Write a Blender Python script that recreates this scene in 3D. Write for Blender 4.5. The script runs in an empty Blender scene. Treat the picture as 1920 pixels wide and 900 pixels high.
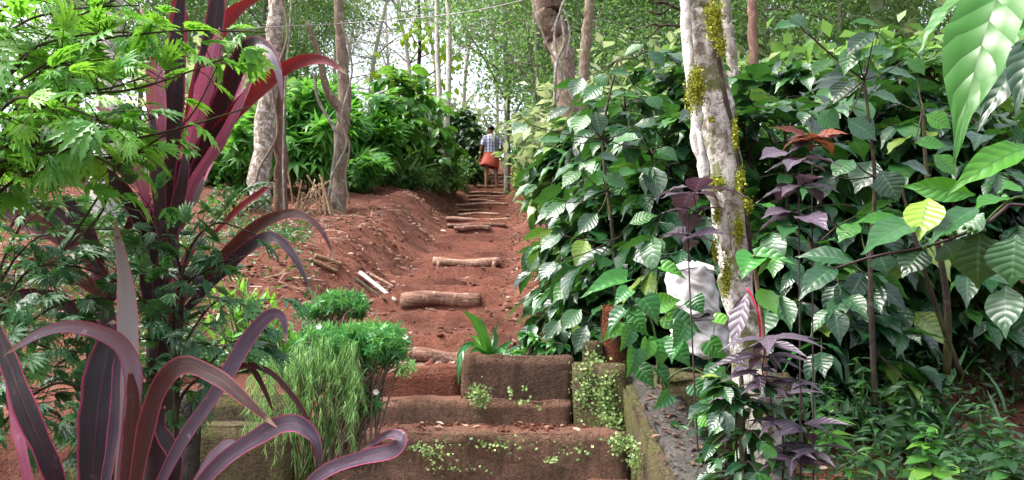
import bpy, math, random
import numpy as np
from mathutils import Vector, Matrix
R = math.radians
rng = np.random.default_rng(7)
random.seed(7)
SC = bpy.context.scene
COL = SC.collection

# ------------------------------------------------------------------ camera, sky, sun, exposure
CZ = 1.5                       # camera height above the ground it stands on
PITCH = math.atan(190 / 1450)
cam = bpy.data.cameras.new('camera'); camo = bpy.data.objects.new('camera', cam); COL.objects.link(camo)
camo.location = (0, 0, CZ); camo.rotation_euler = (R(90) + PITCH, 0, 0)
cam.sensor_width = 36; cam.lens = 36 * 1450 / 1920; cam.clip_start = .05; cam.clip_end = 500
SC.camera = camo
w = bpy.data.worlds.new('World'); SC.world = w; w.use_nodes = True
nt = w.node_tree; nt.nodes.clear()
SUN_EL, SUN_AZ = R(60), R(-95)           # azimuth measured from +Y (ahead) towards +X
sky = nt.nodes.new('ShaderNodeTexSky'); sky.sky_type = 'NISHITA'; sky.sun_disc = False
sky.sun_elevation = SUN_EL; sky.sun_rotation = SUN_AZ; sky.air_density = 1.0; sky.dust_density = 6.0; sky.ozone_density = 1.0
hsv = nt.nodes.new('ShaderNodeHueSaturation'); hsv.inputs['Saturation'].default_value = .42   # bright overcast veil
bg = nt.nodes.new('ShaderNodeBackground'); bg.inputs['Strength'].default_value = .15
out = nt.nodes.new('ShaderNodeOutputWorld')
nt.links.new(sky.outputs[0], hsv.inputs['Color']); nt.links.new(hsv.outputs[0], bg.inputs[0]); nt.links.new(bg.outputs[0], out.inputs[0])
sl = bpy.data.lights.new('sun', 'SUN'); sl.energy = 1.35; sl.angle = R(20); sl.color = (1, .95, .87)
so = bpy.data.objects.new('sun', sl); COL.objects.link(so)
sd = Vector((math.sin(SUN_AZ) * math.cos(SUN_EL), math.cos(SUN_AZ) * math.cos(SUN_EL), math.sin(SUN_EL)))
so.rotation_euler = sd.to_track_quat('Z', 'Y').to_euler()
vs = SC.view_settings
SC.display_settings.display_device = 'sRGB'
vs.view_transform = 'Standard'; vs.look = 'None'; vs.gamma = 1; vs.exposure = 2.0; vs.use_curve_mapping = False
cy = SC.cycles
cy.max_bounces = 6; cy.diffuse_bounces = 3; cy.glossy_bounces = 2; cy.transmission_bounces = 4; cy.transparent_max_bounces = 4
cy.use_denoising = True

# ------------------------------------------------------------------ helpers
def P(px, py, d):
    """the world point at distance d ahead seen at a pixel of the 1920x900 photograph"""
    rx = (px - 960) / 1450; ru = (450 - py) / 1450
    y = math.cos(PITCH) - ru * math.sin(PITCH); z = math.sin(PITCH) + ru * math.cos(PITCH)
    k = d / y
    return np.array((rx * k, d, z * k + CZ))
def sstep(a, b, x):
    t = np.clip((np.asarray(x, float) - a) / (b - a), 0, 1); return t * t * (3 - 2 * t)
def hashn(x, y, s=0.0):
    return (np.sin(x * 1.7 + s) * np.cos(y * 1.3 - s * 2) + .5 * np.sin(x * 3.9 + y * 2.7 + s) + .25 * np.sin(7.3 * x - 6.1 * y + s * 3)) / 1.75
def unit(v):
    v = np.asarray(v, float); return v / np.maximum(np.linalg.norm(v, axis=-1, keepdims=True), 1e-9)

PATH_Y = [-5, 3.4, 4.0, 4.6, 5, 6.5, 8.4, 11.5, 16, 21, 28, 45, 100]
PATH_X = [.05, -.05, -.2, -.42, -.52, -.62, -.5, -.55, -.6, -.55, -.6, -1.5, -3]
def base_z(y):
    y = np.asarray(y, float)
    return np.where(y < -1, -1.72, np.where(y < 45, .27 * y - 1.45, 10.7 + (y - 45) * .1)) + CZ
EDGES = [4.0, 4.62, 5.15, 5.72, 6.40, 6.85, 7.35, 7.85, 8.4, 8.85, 9.35, 9.95, 10.65, 11.45, 12.3, 13.1, 13.9, 14.8, 15.8, 16.9, 18.0, 19.2, 20.5, 21.8, 23.2, 24.6, 26, 27.5]
EDGE_Z = [CZ + q for q in (-.135, -.06, .064, .197, .4, .49, .61, .74, .905, 1.01, 1.13, 1.29, 1.47, 1.69)] + [float(base_z(q)) for q in EDGES[14:]]
def path_z(x, y):
    z = np.array(base_z(y))
    for a, b, za, zb in zip(EDGES, EDGES[1:], EDGE_Z, EDGE_Z[1:]):
        tread = za + (zb - za) * .2 * (y - a) / (b - a)
        rise = sstep(b - .1, b - .02, y)
        z = np.where((y >= a) & (y < b), tread * (1 - rise) + zb * rise, z)
    return z
def ground_z(x, y):
    x = np.asarray(x, float); y = np.asarray(y, float)
    xc = np.interp(y, PATH_Y, PATH_X)
    u = x - xc
    b = base_z(y)
    rough = .035 * hashn(x * 2, y * 2) + .012 * hashn(x * 9, y * 8, 2) + .006 * hashn(x * 23, y * 21, 5)
    far = .25 * hashn(x * .35, y * .3, 1) * sstep(8, 20, y + np.abs(x) * .7)
    left = sstep(.4, 1.25, -u) * .46 * sstep(4.8, 7, y) * (1 - .5 * sstep(13, 24, y)) + sstep(2, 6, -u) * .3 * sstep(5, 9, y)
    right = sstep(.42, 1.3, u) * .32 * sstep(4.2, 6, y)
    off = b + left + right + far + rough * (1 + .8 * sstep(.3, .8, np.abs(u)))
    inpath = 1 - sstep(.36, .62, np.abs(u + .04 * np.sin(y * 3.1)))
    z = off * (1 - inpath) + (path_z(x, y) + rough * .9) * inpath
    stairs = sstep(-1.0, -.86, x) * (1 - sstep(.5, .62, x)) * (1 - sstep(3.95, 4.05, y)) * sstep(-1, 1, y)
    z = z - stairs * .55
    leftdrop = (1 - sstep(-.95, -.8, x)) * (1 - sstep(3.55, 3.7, y)) * sstep(-3, -1, x * .7) * .42
    return z - leftdrop
def gz(x, y): return float(ground_z(np.array([x]), np.array([y]))[0])

class MB:
    def __init__(s): s.v = []; s.uv = []; s.r = []; s.loops = []; s.tot = []; s.n = 0; s.sm = True
    def add(s, v, faces, uv=None, r=0.5):
        v = np.asarray(v, float); m = len(v)
        s.v.append(v); s.uv.append(np.zeros((m, 2)) if uv is None else np.asarray(uv, float))
        s.r.append(np.full(m, r) if np.isscalar(r) else np.asarray(r, float))
        if isinstance(faces, np.ndarray):
            s.loops.append(faces.ravel() + s.n); s.tot.append(np.full(len(faces), faces.shape[1]))
        else:
            for f in faces: s.loops.append(np.array(f) + s.n); s.tot.append(np.array([len(f)]))
        s.n += m
    def tube(s, pts, rad, k=8, lump=0.0, r=.5, cap=True, seed=0, flat=1.0):
        p = np.asarray(pts, float); n = len(p); rad = np.broadcast_to(np.asarray(rad, float), (n,))
        t = np.gradient(p, axis=0); t = unit(t)
        a = np.array((1, 0, 0.)) if abs(t[0][0]) < .8 else np.array((0, 1., 0))
        vs = []; uv = []
        L = np.concatenate([[0], np.cumsum(np.linalg.norm(np.diff(p, axis=0), axis=1))])
        ang = np.linspace(0, 2 * math.pi, k, endpoint=False)
        for i in range(n):
            a = a - t[i] * np.dot(a, t[i]); a = a / np.linalg.norm(a); b = np.cross(t[i], a)
            rr = rad[i] * (1 + lump * (np.sin(ang * 3 + i * .9 + seed) * .5 + np.sin(ang * 2 - i * 1.7 + seed * 2) * .5 + .5 * math.sin(i * 2.3 + seed)))
            vs.append(p[i] + np.outer(np.cos(ang) * rr, a) + np.outer(np.sin(ang) * rr * flat, b))
            uv.append(np.stack([ang / (2 * math.pi), np.full(k, L[i])], 1))
        vs = np.concatenate(vs); uv = np.concatenate(uv)
        i0 = np.arange(n - 1)[:, None] * k; j = np.arange(k)[None]; j2 = (j + 1) % k
        f = np.stack([i0 + j, i0 + j2, i0 + k + j2, i0 + k + j], -1).reshape(-1, 4)
        s.add(vs, f, uv, r)
        if cap:
            o = s.n - n * k
            for ring, c, fl in ((0, p[0], 1), (n - 1, p[-1], 0)):
                idx = np.arange(k) + ring * k
                s.v.append(c[None]); s.uv.append(np.array([[.5, L[ring]]])); s.r.append(np.array([r])); ci = s.n; s.n += 1
                a1, a2 = (np.roll(idx, -1), idx) if fl else (idx, np.roll(idx, -1))
                s.loops.append(np.stack([np.full(k, ci), a1 + o, a2 + o], 1).ravel()); s.tot.append(np.full(k, 3))
    def box(s, c, d, bev=0.0, rz=0.0, r=.5):
        x, y, z = [q / 2 for q in d]
        v = np.array([(sx * x, sy * y, sz * z) for sz in (-1, 1) for sy in (-1, 1) for sx in (-1, 1)])
        cs, sn = math.cos(rz), math.sin(rz)
        v = np.stack([v[:, 0] * cs - v[:, 1] * sn, v[:, 0] * sn + v[:, 1] * cs, v[:, 2]], 1) + np.array(c)
        s.add(v, np.array([(0, 2, 3, 1), (4, 5, 7, 6), (0, 1, 5, 4), (2, 6, 7, 3), (0, 4, 6, 2), (1, 3, 7, 5)]), None, r)
    def leaves(s, T, pos, dirs, nor, L, W=1.0, droop=0.0, r=None):
        """stamp a leaf template at many places. T = (verts, faces, uv)"""
        tv, tf, tuv = T; N = len(pos); m = len(tv)
        if N == 0: return
        pos = np.asarray(pos, float); d = unit(dirs)
        nor = np.asarray(nor, float); nor = nor - d * np.sum(nor * d, 1, keepdims=True); nor = unit(nor + 1e-6)
        sd_ = np.cross(d, nor)
        L = np.broadcast_to(np.asarray(L, float), (N,)); W = np.broadcast_to(np.asarray(W, float), (N,)); dr = np.broadcast_to(np.asarray(droop, float), (N,))
        zz = tv[None, :, 2] - dr[:, None] * tv[None, :, 1] ** 2
        yy = tv[None, :, 1] * (1 - .25 * dr[:, None] * tv[None, :, 1])
        v = pos[:, None] + L[:, None, None] * (sd_[:, None] * (tv[None, :, 0] * W[:, None])[..., None] + d[:, None] * yy[..., None] + nor[:, None] * zz[..., None])
        f = (tf[None] + (np.arange(N) * m)[:, None, None]).reshape(-1, tf.shape[1])
        rr = rng.random(N) if r is None else np.broadcast_to(np.asarray(r, float), (N,))
        s.add(v.reshape(-1, 3), f, np.tile(tuv, (N, 1)), np.repeat(rr, m))
    def build(s, name, mat, parent=None, smooth=True, loc=None):
        me = bpy.data.meshes.new(name)
        if s.n:
            v = np.concatenate(s.v); lp = np.concatenate(s.loops).astype(np.int32); tt = np.concatenate(s.tot).astype(np.int32)
            if loc is not None: v = v - np.array(loc)
            me.vertices.add(len(v)); me.vertices.foreach_set('co', v.astype(np.float32).ravel())
            me.loops.add(len(lp)); me.loops.foreach_set('vertex_index', lp)
            me.polygons.add(len(tt)); st = np.concatenate([[0], np.cumsum(tt)[:-1]]).astype(np.int32)
            me.polygons.foreach_set('loop_start', st)
            try: me.polygons.foreach_set('loop_total', tt)
            except Exception: pass
            u = me.uv_layers.new(name='UVMap'); u.data.foreach_set('uv', np.concatenate(s.uv)[lp].astype(np.float32).ravel())
            a = me.attributes.new('rnd', 'FLOAT', 'POINT'); a.data.foreach_set('value', np.concatenate(s.r).astype(np.float32))
            me.polygons.foreach_set('use_smooth', np.full(len(tt), smooth))
            me.update(calc_edges=True); me.validate()
        me.materials.append(mat)
        o = bpy.data.objects.new(name, me); COL.objects.link(o)
        if parent is not None: o.parent = parent
        elif loc is not None: o.location = loc
        return o

def tag(o, label=None, cat=None, group=None, kind=None):
    if label: o['label'] = label
    if cat: o['category'] = cat
    if group: o['group'] = group
    if kind: o['kind'] = kind
    return o
def thing(name, label, cat, loc, group=None):
    o = bpy.data.objects.new(name, None); COL.objects.link(o); o.location = tuple(float(q) for q in loc); o.empty_display_size = .1
    return tag(o, label, cat, group)
def put(mb, name, mat, root, smooth=True):
    """a part in world coordinates under its thing's Empty (or under another part of it)"""
    base = root
    while base.parent: base = base.parent
    return mb.build(name, mat, root, smooth, loc=tuple(base.location))
def dup(o, loc, rz=0.0, sc=1.0, label=None, group=None):
    c = o.copy(); COL.objects.link(c); c.location = tuple(float(q) for q in loc); c.rotation_euler = (0, 0, rz); c.scale = (sc, sc, sc)
    if label: c['label'] = label
    if group: c['group'] = group
    for ch in list(o.children):
        d = ch.copy(); COL.objects.link(d); d.parent = c
    return c
def spline(pts, n):
    p = np.asarray(pts, float); m = len(p); t = np.linspace(0, m - 1, n); o = []
    for q in t:
        i = min(int(q), m - 2); f = q - i
        a, b, c, d = p[max(i - 1, 0)], p[i], p[i + 1], p[min(i + 2, m - 1)]
        o.append(.5 * ((2 * b) + (c - a) * f + (2 * a - 5 * b + 4 * c - d) * f * f + (3 * b - a - 3 * c + d) * f ** 3))
    return np.array(o)

# ------------------------------------------------------------------ leaf templates (length 1 along y)
def strip(widths, fold=.25, wave=0.0, waves=5, fine=1):
    n = len(widths); v = []; uv = []
    xs = (-1, 0, 1) if fine == 1 else (-1, -.5, 0, .5, 1)
    for i, wd in enumerate(widths):
        y = i / (n - 1)
        for x in xs:
            z = abs(x) * wd * fold + (wave * math.sin(y * waves * 2 * math.pi + (1 if x > 0 else 0) * 1.3) * abs(x) if wave else 0)
            v.append((x * wd, y, z)); uv.append((.5 + .5 * x, y))
    k = len(xs); f = [(i * k + j, i * k + j + 1, (i + 1) * k + j + 1, (i + 1) * k + j) for i in range(n - 1) for j in range(k - 1)]
    return np.array(v), np.array(f), np.array(uv)
def merge(parts):
    V = []; F = []; U = []; o = 0
    for (v, f, u) in parts: V.append(v); F.append(f + o); U.append(u); o += len(v)
    return np.concatenate(V), np.concatenate(F), np.concatenate(U)
def xf(t, ang=0, sc=1, off=(0, 0, 0), tilt=0):
    v, f, u = t; v = v * sc; c, s_ = math.cos(ang), math.sin(ang)
    x = v[:, 0] * c + v[:, 1] * s_; y = -v[:, 0] * s_ + v[:, 1] * c
    return np.stack([x + off[0], y + off[1], v[:, 2] - tilt * np.hypot(x, y) ** 2 + off[2]], 1), f, u
COFFEE = strip([.012, .05, .125, .175, .205, .22, .22, .205, .172, .12, .06, .025, .004], .26, .016, 4, 2)
BROAD = strip([.01, .17, .27, .25, .13, .01], .22)
ELLIP = strip([.02, .2, .2, .01], .25)
DIAM = (np.array([(0, 0, 0), (.24, .45, .05), (0, 1, 0), (-.24, .45, .05)]), np.array([(0, 1, 2, 3)]), np.array([(.5, 0), (1, .5), (.5, 1), (0, .5)]))
LANCE = strip([.02, .1, .12, .09, .04, .003], .3)
BLADE = strip([.03, .035, .03, .02, .002], .4)
NEEDLE = strip([.012, .014, .01, .002], .3)
HEART = (lambda t: t)(strip([.28, .43, .44, .4, .33, .24, .13, .06, .005], .34, .012, 3, 2))
_hv = HEART[0]; _hv[:, 1] -= np.where(_hv[:, 1] < .2, .35 * np.abs(_hv[:, 0]) * (1 - _hv[:, 1] * 5), 0)
def lobe(jag=1.0): return strip([.03, .1, .08, .17, .08, .16, .065, .13, .05, .075, .02, .002], .35)
FERN = merge([xf(lobe(), 0, 1.0), xf(lobe(), .5, .85, (.03, .1, 0), .12), xf(lobe(), -.5, .85, (-.03, .1, 0), .12),
              xf(lobe(), 1.0, .62, (.02, .03, 0), .2), xf(lobe(), -1.0, .62, (-.02, .03, 0), .2), xf(lobe(), .3, .5, (.08, .4, 0), .2), xf(lobe(), -.3, .5, (-.08, .4, 0), .2)])
PALM = merge([xf(LANCE, a, s_, (0, 0, 0), .3) for a, s_ in ((0, 1), (.6, .95), (-.6, .95), (1.2, .8), (-1.2, .8), (1.9, .55), (-1.9, .55))])
ROSETTE = merge([xf(strip([.05, .13, .1, .01], .3), a, s_, (0, 0, z), -t) for a, s_, z, t in [(i * 1.05, .8 + .2 * (i % 2), .03 * (i % 3), .3 + .3 * (i % 2)) for i in range(6)]])
PINNATE = merge([xf(strip([.02, .13, .02], .2), s_ * 1.15, .38 * (1 - abs(y - .4) * .6), (0, y, 0)) for y in (.15, .3, .45, .6, .75) for s_ in (1, -1)] + [xf(strip([.02, .13, .02], .2), 0, .3, (0, .78, 0))])
CLUMP = merge([xf(DIAM, a, s_, (ox, oy, oz), -.3) for a, s_, ox, oy, oz in [(random.uniform(0, 6.28), random.uniform(.3, .5), random.uniform(-.3, .3), random.uniform(-.1, .8), random.uniform(-.25, .25)) for _ in range(7)]])

# ------------------------------------------------------------------ materials
def newmat(name):
    m = bpy.data.materials.new(name); m.use_nodes = True; t = m.node_tree; t.nodes.clear()
    o = t.nodes.new('ShaderNodeOutputMaterial'); return m, t, o
class NT:
    def __init__(s, t): s.t = t
    def n(s, ty, **k):
        q = s.t.nodes.new(ty)
        for a, b in k.items():
            if a.startswith('i_'): q.inputs[a[2:].replace('_', ' ')].default_value = b
            else: setattr(q, a, b)
        return q
    def l(s, a, b): s.t.links.new(a, b)
    def val(s, q, i, v):
        if hasattr(v, 'links') or hasattr(v, 'is_linked'): s.l(v, q.inputs[i])
        else: q.inputs[i].default_value = v
    def math(s, op, a, b=0.0, c=0.0):
        q = s.n('ShaderNodeMath', operation=op); s.val(q, 0, a); s.val(q, 1, b); s.val(q, 2, c); return q.outputs[0]
    def mix(s, f, a, b, bt='MIX'):
        q = s.n('ShaderNodeMix', data_type='RGBA', blend_type=bt); s.val(q, 0, f)
        for i, v in ((6, a), (7, b)):
            if isinstance(v, tuple): q.inputs[i].default_value = (*v, 1)[:4]
            else: s.l(v, q.inputs[i])
        return q.outputs[2]
    def ramp(s, f, stops, interp='LINEAR'):
        q = s.n('ShaderNodeValToRGB'); q.color_ramp.interpolation = interp; e = q.color_ramp.elements
        while len(e) < len(stops): e.new(.5)
        for el, (p, c) in zip(e, stops): el.position = p; el.color = (*c, 1) if isinstance(c, tuple) else (c, c, c, 1)
        s.l(f, q.inputs[0]); return q.outputs[0]
    def noise(s, vec, scale, detail=3, rough=.55, dist=0.0):
        q = s.n('ShaderNodeTexNoise'); q.inputs['Scale'].default_value = scale; q.inputs['Detail'].default_value = detail; q.inputs['Roughness'].default_value = rough; q.inputs['Distortion'].default_value = dist
        if vec is not None: s.l(vec, q.inputs['Vector'])
        return q.outputs['Fac']
    def mapping(s, vec, sc=(1, 1, 1)):
        q = s.n('ShaderNodeMapping'); q.inputs['Scale'].default_value = sc; s.l(vec, q.inputs['Vector']); return q.outputs[0]
    def bump(s, h, st=.3, dist=.01):
        q = s.n('ShaderNodeBump'); q.inputs['Strength'].default_value = st; q.inputs['Distance'].default_value = dist; s.l(h, q.inputs['Height']); return q.outputs[0]

def leaf_mat(name, stops, rough=.4, trans=.25, tcol=None, veins=0, vb=.5, rib=None, spec=.5, back=None, edge=None, mottle=0):
    m, t, o = newmat(name); k = NT(t)
    at = k.n('ShaderNodeAttribute', attribute_name='rnd').outputs['Fac']
    uv = k.n('ShaderNodeUVMap').outputs[0]; sp = k.n('ShaderNodeSeparateXYZ'); k.l(uv, sp.inputs[0])
    u, v = sp.outputs[0], sp.outputs[1]
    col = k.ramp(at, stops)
    au = k.math('ABSOLUTE', k.math('SUBTRACT', u, .5))
    if mottle:
        geo0 = k.n('ShaderNodeTexCoord').outputs['Object']
        col = k.mix(k.math('MULTIPLY', k.ramp(k.noise(geo0, mottle, 3), [(.45, 0.), (.65, 1.)]), .5), col, tuple(min(1, c * 1.9) for c in stops[-1][1]))
    if edge: col = k.mix(k.math('MULTIPLY', k.ramp(au, [(.36, 0.), (.47, 1.)]), .9), col, edge)
    p = k.n('ShaderNodeBsdfPrincipled'); p.inputs['Roughness'].default_value = rough; p.inputs['Specular IOR Level'].default_value = spec
    if rib: col = k.mix(k.ramp(au, [(.0, 1.), (.045, 0.)]), col, rib)
    if veins:
        ph = k.math('MULTIPLY', k.math('SUBTRACT', k.math('MULTIPLY', v, float(veins)), k.math('MULTIPLY', au, veins * .38)), 2 * math.pi)
        h = k.math('ABSOLUTE', k.math('SINE', k.math('MULTIPLY', ph, .5)))
        h = k.math('POWER', h, .5)
        k.l(k.bump(h, vb, .012), p.inputs['Normal'])
        if rib: col = k.mix(k.math('MULTIPLY', k.ramp(h, [(.1, 1.), (.5, 0.)]), .35), col, rib)
    if back:
        g = k.n('ShaderNodeNewGeometry'); col = k.mix(g.outputs['Backfacing'], col, back)
    k.l(col, p.inputs['Base Color'])
    tr = k.n('ShaderNodeBsdfTranslucent')
    tc = k.mix(.55, col, tcol or (.16, .32, .03)); k.l(tc, tr.inputs['Color'])
    mx = k.n('ShaderNodeMixShader'); mx.inputs[0].default_value = trans
    k.l(p.outputs[0], mx.inputs[1]); k.l(tr.outputs[0], mx.inputs[2]); k.l(mx.outputs[0], o.inputs[0]); return m

def bark_mat(name, c1, c2, patch=None, moss=0.0, scale=6, bumpst=.6, patch_amt=.5, along=(1, 1, .25)):
    m, t, o = newmat(name); k = NT(t)
    tc = k.n('ShaderNodeTexCoord').outputs['Object']
    st = k.mapping(tc, along)
    n1 = k.noise(st, scale * 4, 5, .65); n2 = k.noise(tc, scale, 4, .6); n3 = k.noise(tc, scale * 2.2, 5, .7, .4)
    col = k.mix(k.ramp(n1, [(.35, 0.), (.65, 1.)]), c1, c2)
    if patch: col = k.mix(k.ramp(n3, [(patch_amt - .05, 0.), (patch_amt + .06, .9)]), col, patch)
    n4 = k.noise(tc, scale * 9, 3, .6)
    col = k.mix(k.ramp(n4, [(.3, .75), (.45, 0.)]), col, tuple(c * .35 for c in c1))
    if moss: col = k.mix(k.math('MULTIPLY', k.ramp(n2, [(.48, 0.), (.6, 1.)]), moss), col, (.09, .11, .02))
    p = k.n('ShaderNodeBsdfPrincipled'); p.inputs['Roughness'].default_value = .9; p.inputs['Specular IOR Level'].default_value = .2
    k.l(col, p.inputs['Base Color'])
    h = k.math('ADD', k.math('MULTIPLY', n1, .7), k.math('MULTIPLY', n3, .5)); k.l(k.bump(h, bumpst, .03), p.inputs['Normal'])
    k.l(p.outputs[0], o.inputs[0]); return m

def soil_mat(name, c1, c2, c3, damp=None):
    m, t, o = newmat(name); k = NT(t)
    tc = k.n('ShaderNodeTexCoord').outputs['Object']
    a = k.noise(tc, 1.1, 5, .6); b = k.noise(tc, 9, 6, .7); c = k.noise(tc, 55, 4, .75)
    col = k.mix(k.ramp(a, [(.4, 0.), (.6, 1.)]), tuple(q * .8 for q in c1), tuple(q * 1.12 for q in c2))
    col = k.mix(k.ramp(b, [(.46, 0.), (.7, .75)]), col, c3)
    col = k.mix(k.ramp(c, [(.3, .8), (.5, 0.)]), col, tuple(q * .35 for q in c1))
    col = k.mix(k.ramp(c, [(.62, 0.), (.74, .6)]), col, tuple(min(1, q * 2.0) for q in c3))
    p = k.n('ShaderNodeBsdfPrincipled'); p.inputs['Roughness'].default_value = .95; p.inputs['Specular IOR Level'].default_value = .15
    k.l(col, p.inputs['Base Color'])
    h = k.math('ADD', k.math('MULTIPLY', b, 1.0), k.math('MULTIPLY', c, .6)); k.l(k.bump(h, .9, .05), p.inputs['Normal'])
    k.l(p.outputs[0], o.inputs[0]); return m
def stain_mat(name, base, stain, moss, moss_lo=.5, sc=5, top=None):
    m, t, o = newmat(name); k = NT(t)
    tc = k.n('ShaderNodeTexCoord').outputs['Object']
    a = k.noise(tc, sc * .6, 5, .6); b = k.noise(tc, sc * 3, 6, .7); c = k.noise(tc, sc * 14, 4, .7)
    col = k.mix(k.ramp(a, [(.35, 0.), (.62, 1.)]), base, stain)
    col = k.mix(k.ramp(k.math('ADD', k.math('MULTIPLY', b, .6), k.math('MULTIPLY', a, .4)), [(moss_lo, 0.), (moss_lo + .09, .85)]), col, moss)
    e1 = k.noise(tc, sc * 5.5, 5, .75, .6); e2 = k.noise(k.mapping(tc, (1, 1, .12)), sc * 3.5, 4, .65)
    col = k.mix(k.ramp(e1, [(.34, .85), (.48, 0.)]), col, tuple(q * .3 for q in base))
    col = k.mix(k.ramp(e1, [(.58, 0.), (.7, .5)]), col, tuple(min(1, q * 1.7) for q in base))
    col = k.mix(k.ramp(e2, [(.5, 0.), (.64, .55)]), col, tuple(q * .45 for q in stain))
    col = k.mix(k.ramp(c, [(.32, .7), (.5, 0.)]), col, tuple(q * .4 for q in base))
    if top:
        g = k.n('ShaderNodeNewGeometry'); sp = k.n('ShaderNodeSeparateXYZ'); k.l(g.outputs['True Normal'], sp.inputs[0])
        col = k.mix(k.math('MULTIPLY', k.ramp(sp.outputs[2], [(.6, 0.), (.9, 1.)]), k.ramp(b, [(.3, .55), (.6, 1.)])), col, top)
    p = k.n('ShaderNodeBsdfPrincipled'); p.inputs['Roughness'].default_value = .92; p.inputs['Specular IOR Level'].default_value = .2
    k.l(col, p.inputs['Base Color']); k.l(k.bump(k.math('ADD', k.math('ADD', b, k.math('MULTIPLY', e1, 1.2)), k.math('MULTIPLY', c, .9)), 1.0, .04), p.inputs['Normal'])
    k.l(p.outputs[0], o.inputs[0]); return m
def plain(name, c, rough=.8, var=.35, scale=20, spec=.3):
    m, t, o = newmat(name); k = NT(t)
    tc = k.n('ShaderNodeTexCoord').outputs['Object']; n = k.noise(tc, scale, 4, .6)
    col = k.mix(k.ramp(n, [(.3, 0.), (.7, 1.)]), tuple(q * (1 - var) for q in c), tuple(min(1, q * (1 + var)) for q in c))
    p = k.n('ShaderNodeBsdfPrincipled'); p.inputs['Roughness'].default_value = rough; p.inputs['Specular IOR Level'].default_value = spec
    k.l(col, p.inputs['Base Color']); k.l(k.bump(n, .3, .01), p.inputs['Normal']); k.l(p.outputs[0], o.inputs[0]); return m

G = {}
G['coffee'] = leaf_mat('coffee_leaf', [(0, (.004, .02, .012)), (.4, (.01, .048, .019)), (.8, (.026, .105, .025)), (.95, (.055, .175, .032)), (1, (.15, .23, .04))], .33, .16, (.12, .38, .03), 8, .18, (.05, .13, .05), .58)
G['bright_coffee'] = leaf_mat('bright_coffee_leaf', [(0, (.02, .09, .012)), (.6, (.035, .17, .015)), (1, (.08, .26, .02))], .36, .35, (.15, .48, .012), 8, .2, (.03, .1, .02), .5)
G['bush'] = leaf_mat('bush_leaf', [(0, (.02, .09, .02)), (.6, (.05, .19, .03)), (1, (.14, .33, .045))], .36, .4, (.2, .42, .03))
G['cassava'] = leaf_mat('cassava_leaf', [(0, (.035, .15, .03)), (.6, (.07, .26, .04)), (1, (.17, .4, .055))], .5, .45, (.2, .5, .04))
G['fern'] = leaf_mat('lacy_leaf', [(0, (.03, .15, .02)), (.5, (.08, .3, .03)), (1, (.2, .46, .05))], .4, .4, (.28, .6, .04), 0, 0, (.1, .28, .06))
G['lacy_dark'] = leaf_mat('lacy_leaf_deep', [(0, (.012, .06, .025)), (.6, (.03, .12, .04)), (1, (.07, .22, .06))], .42, .25, (.12, .35, .05))
G['heart'] = leaf_mat('heart_leaf', [(0, (.01, .07, .02)), (.5, (.022, .13, .03)), (.85, (.05, .22, .035)), (1, (.13, .34, .04))], .3, .25, (.15, .45, .03), 6, .3, (.08, .24, .06))
G['grass'] = leaf_mat('grass_blade', [(0, (.03, .1, .02)), (.6, (.07, .19, .035)), (1, (.19, .28, .07))], .5, .3, (.2, .4, .05))
G['weed'] = leaf_mat('shaded_weed_leaf', [(0, (.006, .03, .01)), (.6, (.017, .07, .017)), (1, (.045, .14, .03))], .5, .25, (.14, .35, .04))  # greens darkened: shade under the coffee bushes is put into the colour
G['tuft'] = leaf_mat('narrow_leaf', [(0, (.01, .07, .02)), (.5, (.04, .21, .05)), (1, (.16, .42, .1))], .42, .25, (.2, .5, .1))
G['weep'] = leaf_mat('weeping_leaf', [(0, (.12, .3, .09)), (.6, (.22, .44, .14)), (1, (.4, .6, .22))], .5, .4, (.25, .5, .1))
G['young'] = leaf_mat('young_leaf', [(0, (.12, .26, .03)), (1, (.3, .45, .06))], .35, .35, (.4, .6, .05), 8, .3, (.1, .22, .04), .5)
G['purple'] = leaf_mat('purple_leaf', [(0, (.014, .009, .014)), (.5, (.032, .021, .034)), (1, (.09, .068, .095))], .42, .15, (.2, .08, .12), 7, .3, (.16, .1, .16), .6)
G['copper'] = leaf_mat('copper_leaf', [(0, (.06, .016, .012)), (.6, (.12, .032, .018)), (1, (.2, .06, .03))], .38, .22, (.5, .12, .03), 6, .3, (.3, .08, .04))
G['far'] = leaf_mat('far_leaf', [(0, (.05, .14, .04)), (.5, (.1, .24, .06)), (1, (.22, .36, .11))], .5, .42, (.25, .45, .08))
G['pale'] = leaf_mat('washed_out_leaf', [(0, (.14, .2, .1)), (.5, (.27, .34, .19)), (1, (.45, .5, .32))], .55, .45, (.4, .5, .18))  # hill leaves paled: overexposed light is put into the base colour
G['lime'] = leaf_mat('lime_leaf', [(0, (.16, .33, .02)), (.6, (.27, .45, .03)), (1, (.42, .55, .06))], .45, .45, (.5, .65, .03))
G['dry'] = leaf_mat('dry_leaf', [(0, (.06, .025, .015)), (.5, (.17, .085, .05)), (.85, (.3, .19, .13)), (1, (.45, .36, .3))], .7, .1, (.3, .15, .06))
G['moss'] = leaf_mat('moss_leaf', [(0, (.06, .075, .01)), (.45, (.2, .23, .02)), (1, (.42, .45, .07))], .8, .15, (.3, .3, .03), spec=.1)
G['creeper'] = leaf_mat('creeper_leaf', [(0, (.05, .11, .03)), (.5, (.14, .24, .06)), (1, (.32, .42, .15))], .6, .25, (.3, .45, .1))
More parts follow.
